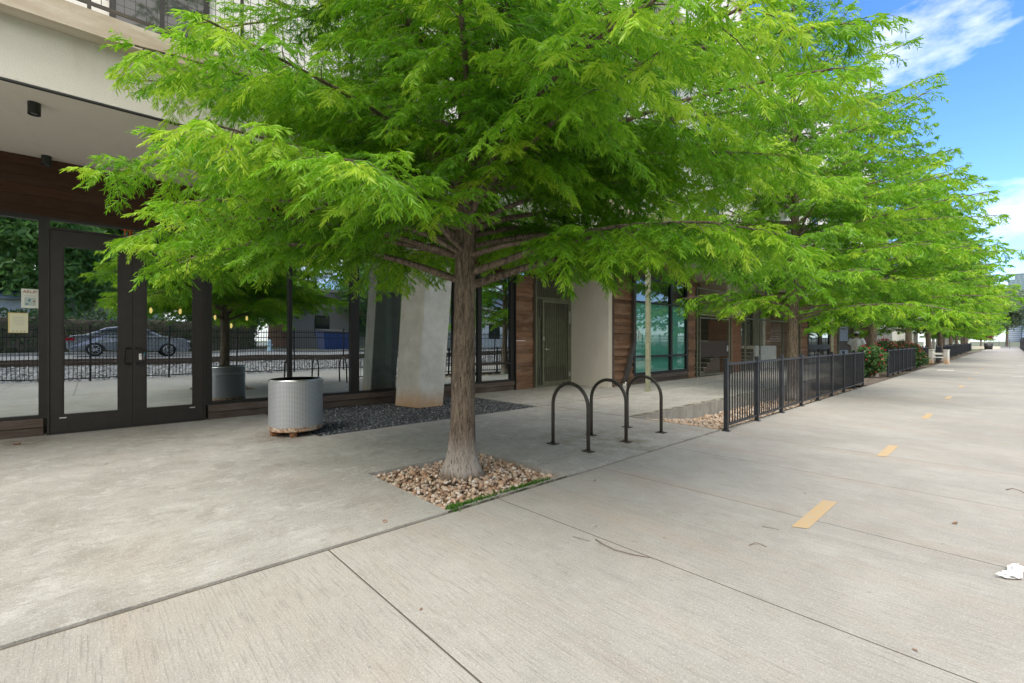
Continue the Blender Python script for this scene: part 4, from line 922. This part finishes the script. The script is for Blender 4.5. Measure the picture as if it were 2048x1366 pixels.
    m1=P+FD*(FL*.38)[:,None]+dz*.12; m2=P+FD*(FL*.75)[:,None]+dz*.5; tip=P+FD*FL[:,None]+dz
    w1=SD*FW[:,None]; V=np.stack([P-w1*.35,P+w1*.35,m1+w1,m1-w1,m2+w1*.8,m2-w1*.8,tip],1).reshape(-1,3)
    b=(np.arange(N_)*7)[:,None]; Q=np.concatenate([b+np.array([[0,1,2,3]]),b+np.array([[3,2,4,5]])],0); Tr=b+np.array([[5,4,6]])
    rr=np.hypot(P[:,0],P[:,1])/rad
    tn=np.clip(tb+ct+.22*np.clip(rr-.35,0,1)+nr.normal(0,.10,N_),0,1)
    return wood,V,Q,Tr,np.repeat(tn,7)
def mk_tree(name,label,group,loc,rz,parts,leafmat_='cypress_leaf'):
    wood,V,Q,Tr,T=parts; t=thing(name,label,'tree',loc,rz,group)
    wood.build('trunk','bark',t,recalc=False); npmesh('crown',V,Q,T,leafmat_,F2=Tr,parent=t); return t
# main tree: limbs placed as in the photo (world azimuths; image right is 47 deg, toward camera is -43 deg)
cust=[(1.97,R(44),.42,3.6,1),(2.02,R(228),.45,3.0,1),(2.28,R(215),.34,3.6,1),(2.1,R(20),.36,3.1,1),(2.55,R(72),.55,3.3,1),(2.5,R(122),.4,3.1,1),(2.25,R(165),.4,3.3,1),(2.3,R(275),.4,3.0,1),(2.3,R(300),.36,3.0,1),
 (2.5,R(190),.4,3.4,1),(2.62,R(240),.5,3.4,1),(2.7,R(345),.4,3.3,1),(2.9,R(52),.36,3.9,1),(2.95,R(215),.5,3.4,1),(2.5,R(95),.4,3.4,1),(2.85,R(10),.36,3.9,1),(3.1,R(30),.34,3.6,1),(3.0,R(322),.42,3.5,1),(3.4,R(330),.4,3.4,1),(3.3,R(62),.3,4.2,1),(3.2,R(252),.45,3.3,1),(3.5,R(15),.32,4.1,1),(3.6,R(228),.4,3.3,1)]
def near_keep(P):
    w=P+np.array([[-3.9,2.92,0]]); d=np.linalg.norm(w-np.array([[0,0,1.4]]),axis=1)
    fw=-math.sin(YAW)*w[:,0]+math.cos(YAW)*w[:,1]; rt=math.cos(YAW)*w[:,0]+math.sin(YAW)*w[:,1]
    return (d>1.55)&(w[:,2]>1.72)&(w[:,0]>-9.6)
def radf1(a,z):
    if 240<a<308: return (.86 if z>3.6 else .74) if z>2.6 else .85
    if 180<a<=240 and z>2.9: return 1.04 if z>3.6 else .93
    if (a>345 or a<35) and z>2.6: return .84
    return 1
G1=cypress(11,12.0,2.15,3.5,112,1.15,.064,.0088,2.7,cust,.7,rtrunk=.125,keep=near_keep,radf=radf1)
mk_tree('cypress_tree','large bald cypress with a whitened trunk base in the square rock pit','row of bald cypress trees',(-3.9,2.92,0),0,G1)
G2=cypress(23,12.0,1.95,3.7,112,.78,.11,.020,1.1,None,.8,rtrunk=.14,flare=False,tb=.38)
t2=mk_tree('cypress_tree','bald cypress behind the first black fence, second tree of the row','row of bald cypress trees',(-3.95,13.85,-.15),R(20),G2)
G3=cypress(37,12.5,2.05,4.1,104,.54,.16,.031,.95,None,.9,rtrunk=.15,flare=False,lean=(.01,.0),tb=.34)
t3=mk_tree('cypress_tree','bald cypress rising from the red rose bush, third tree of the row','row of bald cypress trees',(-3.9,23.9,-.1),R(140),G3)
ords=['fourth','fifth','sixth','seventh','eighth','ninth','tenth','eleventh']
G4=cypress(51,12.0,2.1,3.8,92,.50,.17,.034,.9,None,.9,rtrunk=.16,flare=False,lean=(-.01,.01))
t4=mk_tree('cypress_tree','darker green bald cypress standing beyond the bright ones, partway down the row','row of bald cypress trees',(-3.7,47.2,-.1),0,G4,'cypress_leaf_dark')
dup(t4,(-4.3,85.5,-.1),R(100),'darkest bald cypress near the far end of the row',None,(1.05,1.05,1.05))
for i,(y,x,rz,s_) in enumerate(((33.2,-3.9,60,.98),(42.6,-3.9,200,1.05),(52.5,-3.95,300,.95),(60.5,-4.0,30,1.0),(69,-4.1,110,1.02),(79,-4.2,250,.95),(91,-4.4,10,1.0),(106,-5.2,170,.9))):
    dup(t3,(x,y,-.1),R(rz),'bald cypress in the receding row beside the trail, the %s from the camera'%ords[i],None,(s_,s_,s_*random.uniform(.92,1.05)))

def leafcloud(seed,blobs,n,size,mat,name='crown'):
    rg=np.random.RandomState(seed); bl=np.array(blobs,float); w=bl[:,3]**2; idx=rg.choice(len(bl),n,p=w/w.sum())
    d=rg.normal(size=(n,3)); d/=np.linalg.norm(d,axis=1)[:,None]; rad=bl[idx,3]*rg.uniform(.45,1.08,n)**.6
    lump=1+.16*np.sin(d[:,0]*7+idx)+.12*np.sin(d[:,1]*9+idx*2)+.1*np.sin(d[:,2]*11)
    P=bl[idx,:3]+d*(rad*lump)[:,None]*np.array([[1,1,.85]])
    a=rg.normal(size=(n,3)); a/=np.linalg.norm(a,axis=1)[:,None]; b=np.cross(a,rg.normal(size=(n,3))); b/=np.linalg.norm(b,axis=1)[:,None]
    s=size*rg.uniform(.6,1.4,n)[:,None]; V=np.stack([P-a*s,P+b*s*.45,P+a*s,P-b*s*.45],1).reshape(-1,3); F=(np.arange(n)*4)[:,None]+np.array([[0,1,2,3]])
    t=np.clip(rg.normal(.45,.2,n)+.12*np.sin(idx*2.3),0,1); return V,F,np.repeat(t,4)
def broad(name,label,cat,loc,h,r,seed,n,size,mat,group=None,trunk_r=.25):
    rg=random.Random(seed); t=thing(name,label,cat,loc,0,group); g=MB(); g.tube([(0,0,-.2),(.05,0,h*.25),(0,.1,h*.5),(.1,.1,h*.75)],[trunk_r*1.3,trunk_r,trunk_r*.7,trunk_r*.3],10)
    bl=[(0,0,h*.68,r*.62)]
    for i in range(11):
        a=rg.uniform(0,6.28); q=rg.uniform(.3,.75)*r; z=h*rg.uniform(.42,.86); bl.append((q*math.cos(a),q*math.sin(a),z,r*rg.uniform(.28,.48)))
        g.tube([(0,0,h*.3),(q*.4*math.cos(a),q*.4*math.sin(a),h*.3+(z-h*.3)*.6),(q*math.cos(a),q*math.sin(a),z)],[trunk_r*.5,trunk_r*.3,.03],6)
    g.build('trunk','bark',t); V,F,T=leafcloud(seed,bl,n,size,mat); npmesh('crown',V,F,T,mat,parent=t); return t
# far trees that close the view
broad('broadleaf_tree','grey green round tree beyond the far end of the trail','tree',(-1.0,176,0),15.5,8,3,15000,.33,'grey_leaf','trees closing the far end')
broad('broadleaf_tree','grey green tree at the far right edge of the view','tree',(6.2,158,0),13,6.5,5,12000,.3,'grey_leaf','trees closing the far end')
broad('broadleaf_tree','dark green tree just left of the far grey green tree','tree',(-7.5,150,0),13,6,7,11000,.3,'oak_leaf','trees closing the far end')
broad('small_tree','small russet leaved tree at the far end of the row','tree',(-4.2,128,0),4.6,1.9,8,2500,.16,'red_leaf',None,.12)
broad('small_tree','low dark green tree behind the long fence end','tree',(-7.5,124,0),5.5,3.2,9,5000,.22,'oak_leaf',None,.14)
# trees reflected in the glass, across the tracks
o0=broad('broadleaf_tree','big dark tree across the street, reflected in the left pane','tree',(27,-14,.7),12.5,7,21,26000,.26,'oak_leaf','trees across the street')
for i,(x,y,rz,s_,l) in enumerate(((30,-27,40,.8,'farthest left'),(25,-3,90,.8,'straight behind the grey car'),(29,11,170,1.0,'beside the white shed'),(24,24,250,.85,'before the brick building'),(34,4,10,1.15,'rearmost'),(33,38,300,1.1,'farthest right'),(22,-40,300,1.1,'beyond the tall one'),(20,7.5,90,.62,'small one by the lawn'))):
    dup(o0,(x,y,.7),R(rz),'dark leafy tree across the street, %s in the reflections'%l,None,(s_,s_,s_))
# hedge across the street
rg=np.random.RandomState(30); n=26000; xx=rg.uniform(0,1.6,n); yy=rg.uniform(-22,9,n); zz=rg.uniform(0,2.3,n)+.12*np.sin(yy*1.7)+.1*np.sin(yy*3.1+1); 
P=np.stack([xx+17,yy,zz+.8],1); a=rg.normal(size=(n,3)); a/=np.linalg.norm(a,axis=1)[:,None]; b=np.cross(a,rg.normal(size=(n,3))); b/=np.linalg.norm(b,axis=1)[:,None]; s_=.09*rg.uniform(.6,1.4,n)[:,None]
V=np.stack([P-a*s_,P+b*s_*.5,P+a*s_,P-b*s_*.5],1).reshape(-1,3); F=(np.arange(n)*4)[:,None]+np.array([[0,1,2,3]])
t=thing('hedge','clipped dark hedge behind the grey car, seen in the glass','hedge',(0,0,0)); npmesh('foliage',V,F,np.repeat(np.clip(rg.normal(.5,.22,n),0,1),4),'hedge_leaf',parent=t)
g=MB(); g.bbox(17.3,18.2,-21.8,8.8,.7,2.7,.2); g.build('stems','earth',t)
# buildings across the street
t=thing('shed','long low white shed behind the hedge across the street','building',(22,-8,.7)); g=MB(); g.box(0,6,-18,12,0,3.3); g.build('wall','white_paint',t); g=MB(); g.prism([(-.4,3.25),(6.4,3.25),(3,4.1)],'y',-18.5,12.5); g.build('roof','roof_blue',t)
t=thing('white_house','white gabled building across the street reflected beside the column','building',(19,36,.7)); g=MB(); g.box(0,9,-7,7,0,4.6); g.build('wall','white_paint',t); g=MB(); g.prism([(-7.6,4.5),(7.6,4.5),(0,7.4)],'x',-.5,9.5); g.build('roof','roof_blue',t)
for y in (-4,2): 
    g=MB(); g.box(-.04,0.0,y,y+1.4,1,2.6); g.build('window','window_dark',t)
t=thing('brick_building','red brick building across the street, reflected behind the blue bin','building',(26,21,.7)); g=MB(); g.box(0,8,-7,7,0,5.5); g.build('wall','brick',t); g=MB(); g.box(-.15,8.1,-7.1,7.1,5.5,5.8); g.build('parapet','beam_cap',t)
for y in (-5,-1,3):
    g=MB(); g.box(-.05,-.01,y,y+1.5,1.2,3.2); w=g.build('window','frame_black',t); g=MB(); g.box(-.06,-.051,y+.08,y+1.42,1.28,3.12); g.build('glass_pane','window_dark',w)
# blue dumpster, hydrant, no-parking sign
t=thing('dumpster','blue dumpster by the brick building across the street','dumpster',(17.5,14.5,.8)); g=MB(); g.hexa([(-.8,-1,0),(.8,-1,0),(.8,1,0),(-.8,1,0)],[(-1,-1.1,1.3),(.9,-1.1,1.5),(.9,1.1,1.5),(-1,1.1,1.3)]); g.build('bin','blue_bin',t); g=MB(); g.hexa([(-1.04,-1.12,1.31),(.92,-1.12,1.51),(.92,1.12,1.51),(-1.04,1.12,1.31)],[(-1.04,-1.12,1.36),(.92,-1.12,1.56),(.92,1.12,1.56),(-1.04,1.12,1.36)]); g.build('lid','lamp_black',t)
t=thing('fire_hydrant','pale blue fire hydrant on the kerb across the street','hydrant',(13.0,8.6,.72)); g=MB(); g.tube([(0,0,0),(0,0,.06),(0,0,.07),(0,0,.55),(0,0,.6),(0,0,.72),(0,0,.78)],[.17,.17,.11,.11,.14,.1,.03],16); g.tube([(-.2,0,.42),(.2,0,.42)],.06,10); g.tube([(0,-.18,.42),(0,.18,.42)],.05,10); g.build('body','hydrant_paint',t)
t=thing('street_sign','small red and white kerb sign on a thin post across the street','sign',(12.4,4.6,.7)); g=MB(); g.tube([(0,0,0),(0,0,2.1)],.03,8); g.build('pole','steel',t); g=MB(); g.box(-.05,-.03,-.2,.2,1.7,2.1); g.build('plate','red_paint',t)
# grey sedan, parked with its nose toward +Y
def car(loc):
    t=thing('parked_car','dark silver sedan parked across the street, reflected in the glass doors','car',loc)
    side=[(-2.4,.45),(-2.42,.8),(-2.3,1.0),(-1.75,1.08),(-1.0,1.42),(-.2,1.48),(.5,1.40),(1.25,1.02),(2.0,.92),(2.38,.72),(2.42,.42),(2.3,.25),(1.95,.22)]
    def arch(c): return [(c+.38*math.cos(a),.30+.38*math.sin(a)) for a in [math.pi*i/8 for i in range(0,9)]]
    prof=side+[(x,z) for x,z in arch(1.45)]+[(x,z) for x,z in arch(-1.45)]+[(-2.3,.25)]
    bm=bmesh.new(); 
    W_=[(-.9,.0),(-.86,.03),(0,.03),(.86,.03),(.9,0)]
    rings=[]
    for k,xw in enumerate((-.91,-.86,.86,.91)):
        ins=1 if k in (0,3) else 0; rings.append([bm.verts.new((xw*(1-.18*max(0,(z-.95))/.5) ,y*(1-.012*ins),z+(-.015 if ins and z>.5 else 0))) for y,z in prof])
    n=len(prof)
    for a,b in zip(rings[:-1],rings[1:]):
        for i in range(n): bm.faces.new((a[i],a[(i+1)%n],b[(i+1)%n],b[i]))
    bm.faces.new(rings[0][::-1]); bm.faces.new(rings[-1]); bmesh.ops.recalc_face_normals(bm,faces=bm.faces[:]); me=bpy.data.meshes.new('body'); bm.to_mesh(me); bm.free(); me.materials.append(M['car_paint']); link('body',me,t)
    for sx in (-1,1):
        g=MB()
        for poly in ([(-1.5,1.08),(-.95,1.36),(-.22,1.42),(-.22,1.08)],[(-.16,1.08),(-.16,1.42),(.45,1.35),(1.0,1.06)]):
            g.add([(sx*(.915*(1-.18*max(0,z-.95)/.5)+.004),y,z) for y,z in poly]+[(sx*(.88*(1-.18*max(0,z-.95)/.5)),y,z) for y,z in poly],[(0,1,2,3),(7,6,5,4),(0,4,5,1),(1,5,6,2),(2,6,7,3),(3,7,4,0)])
        g.build('window','car_glass',t)
        g=MB(); g.box(sx*.9-.03,sx*.9+.03,-2.44,-2.15,.78,.9); g.build('tail_light','tail_red',t); g=MB(); g.box(sx*.8-.1,sx*.8+.1,2.2,2.4,.68,.78); g.build('headlight','paper',t)
        for y in (-1.45,1.45):
            g=MB(); g.tube([(sx*.72,y,.33),(sx*.9,y,.33)],.33,28); w=g.build('wheel','tyre',t)
            g=MB()
            for k in range(9): a=k*2*math.pi/9; g.tube([(sx*.905,y,.33),(sx*.905,y+.21*math.cos(a),.33+.21*math.sin(a))],.016,5)
            g.tube([(sx*.89,y+.22*math.cos(a),.33+.22*math.sin(a)) for a in [i*math.pi/10 for i in range(21)]],.018,6,cap=False); g.build('rim','steel',w)
    return t
car((11.2,1.6,.68))

# rose bushes
def bush(loc,rx,ry,h,seed,label,n=9000,nf=60,group='rose bushes by the fences'):
    t=thing('rose_bush',label,'bush',loc,0,group); rg=random.Random(seed); bl=[]
    for i in range(10): bl.append((rg.uniform(-rx,rx)*.8,rg.uniform(-ry,ry)*.85,h*rg.uniform(.3,.72),h*rg.uniform(.18,.30)))
    V,F,T=leafcloud(seed,bl,n,.05,'rose_leaf'); V[:,2]=np.maximum(V[:,2],0); npmesh('foliage',V,F,T,'rose_leaf',parent=t)
    g=MB()
    for i in range(14): a=rg.uniform(0,6.28); g.tube([(0,0,0),(rx*.4*math.cos(a),ry*.4*math.sin(a),h*.5),(rx*.8*math.cos(a),ry*.8*math.sin(a),h*rg.uniform(.7,1.05))],[.02,.012,.004],5,cap=False)
    g.build('stems','twig_bark',t)
    nr=np.random.RandomState(seed); Vs=[];Fs=[];Ts=[]
    for i in range(int(nf*1.8)):
        b=bl[nr.randint(len(bl))]; d=nr.normal(size=3); d[0]=d[0]+.3; d/=np.linalg.norm(d); d[2]=abs(d[2]) if nr.rand()<.7 else d[2]; c=np.array(b[:3])+d*b[3]*1.08; c[2]=max(.1,c[2]); tt=nr.rand()
        for k in range(9):
            a=nr.normal(size=3); a/=np.linalg.norm(a); e=np.cross(a,nr.normal(size=3)); e/=np.linalg.norm(e); s_=.030; p=c+a*.018; o=len(Vs); Vs+=[p-e*s_,p+a*s_,p+e*s_,p-a*s_*.3]; Fs.append((o,o+1,o+2,o+3)); Ts+=[tt]*4
    npmesh('blossoms',Vs,Fs,Ts,'red_petal',parent=t); return t
bush((-3.9,22.3,-.1),.5,.75,1.6,41,'dense rose bush with red blooms between the first and second black fences',15000,60)
bush((-4.35,27.6,-.1),.4,2.3,1.75,42,'rose bush with many red blooms behind the near end of the second fence',11000,150)
bush((-3.68,32.2,-.1),.32,1.5,1.65,43,'rose bush spilling through the middle of the second fence',12000,110)
bush((-4.5,37.6,-.1),.4,3.0,1.7,44,'darker rose bush at the far end of the second fence',8000,70)

# ------------------------------------------------------------ man on the terrace, seen from behind
def person(loc,rz):
    t=thing('person','man in white T-shirt, pale cap and plaid shorts standing with his back turned','person',loc,rz)
    def skin(name,nodes,edges,mat,par,sub=2,root=0):
        me=bpy.data.meshes.new(name); me.from_pydata([n[:3] for n in nodes],edges,[]); o=link(name,me); bpy.context.view_layer.objects.active=o
        md=o.modifiers.new('s','SKIN'); md.use_smooth_shade=True
        for i,nn in enumerate(nodes): me.skin_vertices[0].data[i].radius=(nn[3],nn[4] if len(nn)>4 else nn[3]); me.skin_vertices[0].data[i].use_root=(i==root)
        sb=o.modifiers.new('u','SUBSURF'); sb.levels=sub; sb.render_levels=sub
        dg=bpy.context.evaluated_depsgraph_get(); m2=bpy.data.meshes.new_from_object(o.evaluated_get(dg)); bpy.data.objects.remove(o); m2.materials.clear(); m2.materials.append(M[mat]); return link(name,m2,par)
    nd=[(0,0,.94,.14,.11),(0,0,1.12,.13,.10),(0,.0,1.32,.15,.11),(0,0,1.46,.09,.08),(0,.01,1.53,.055),(0,.02,1.60,.075),(0,.025,1.70,.085,.095),(0,.02,1.77,.06)]
    ed=[(i,i+1) for i in range(7)]
    for s in (-1,1):
        b=len(nd); nd+=[(s*.19,0,1.43,.062),(s*.25,.02,1.28,.055),(s*.29,.06,1.14,.045),(s*.25,.20,1.10,.038),(s*.20,.33,1.12,.028),(s*.19,.38,1.12,.03,.018)]
        ed+=[(3,b)]+[(b+i,b+i+1) for i in range(5)]
        for k in range(4):
            f=len(nd); o=(k-1.5)*.018; l=(.07,.08,.075,.06)[k]; nd+=[(s*.19+o,.40,1.12,.009),(s*.19+o,.40+l*.55,1.115,.009),(s*.19+o,.40+l*.8,1.09,.007)]; ed+=[(b+5,f),(f,f+1),(f+1,f+2)]
        f=len(nd); nd+=[(s*.155,.375,1.13,.010),(s*.145,.41,1.125,.008)]; ed+=[(b+5,f),(f,f+1)]
        b=len(nd); nd+=[(s*.10,0,.85,.10),(s*.11,.01,.50,.062),(s*.11,-.02,.36,.058),(s*.11,-.01,.09,.04),(s*.11,.03,.04,.04,.035),(s*.12,.14,.03,.035,.025)]
        ed+=[(0,b)]+[(b+i,b+i+1) for i in range(5)]
    skin('body',nd,ed,'skin',t)
    def shell(name,rings,mat,seg=20):
        g=MB(); vs=[];n=len(rings)
        for (cx,cy,z,rx,ry) in rings:
            for k in range(seg): a=2*math.pi*k/seg; w=1+.03*math.sin(5*a+z*20); vs.append((cx+rx*w*math.cos(a),cy+ry*w*math.sin(a),z))
        g.add(vs,[(i*seg+k,i*seg+(k+1)%seg,(i+1)*seg+(k+1)%seg,(i+1)*seg+k) for i in range(n-1) for k in range(seg)],.5,True); return g.build(name,mat,t,False)
    shell('shirt',[(0,0,.90,.20,.155),(0,0,1.05,.19,.15),(0,0,1.25,.205,.15),(0,0,1.38,.215,.14),(0,0,1.455,.17,.11),(0,.005,1.50,.085,.08),(0,.01,1.515,.075,.075)],'white_shirt')
    for s in (-1,1):
        g=MB(); g.tube([(s*.15,0,1.44),(s*.215,.0,1.37),(s*.265,.03,1.22)],[.095,.088,.082],16,cap=False); g.build('sleeve','white_shirt',t)
    shell('shorts',[(0,0,.97,.185,.145),(0,0,.85,.20,.155),(0,0,.76,.21,.15)],'plaid_cloth')
    for s in (-1,1):
        g=MB(); g.tube([(s*.10,0,.84),(s*.115,.0,.66),(s*.12,0,.50)],[.115,.11,.105],16,cap=False); g.build('shorts_leg','plaid_cloth',t)
        g=MB(); g.bbox(s*.115-.05,s*.115+.05,-.09,.19,0,.085,.03); g.build('shoe','shoe',t)
    shell('hair',[(0,.0,1.60,.085,.085),(0,.0,1.66,.096,.098),(0,.01,1.71,.098,.105)],'hair')
    g=MB(); vs=[];seg=20
    for z,r_ in ((1.695,.108),(1.74,.108),(1.785,.092),(1.81,.055),(1.818,.005)):
        for k in range(seg): a=2*math.pi*k/seg; vs.append((r_*math.cos(a),.02+r_*1.08*math.sin(a),z))
    fs=[(i*seg+k,i*seg+(k+1)%seg,(i+1)*seg+(k+1)%seg,(i+1)*seg+k) for i in range(4) for k in range(seg)]; g.add(vs,fs,.5,True)
    g.hexa([(-.08,.10,1.695),(.08,.10,1.695),(.06,.21,1.68),(-.06,.21,1.68)],[(-.08,.10,1.705),(.08,.10,1.705),(.06,.21,1.688),(-.06,.21,1.688)]); g.build('cap','cap_cloth',t)
    return t
person((-4.72,25.25,.06),R(8))
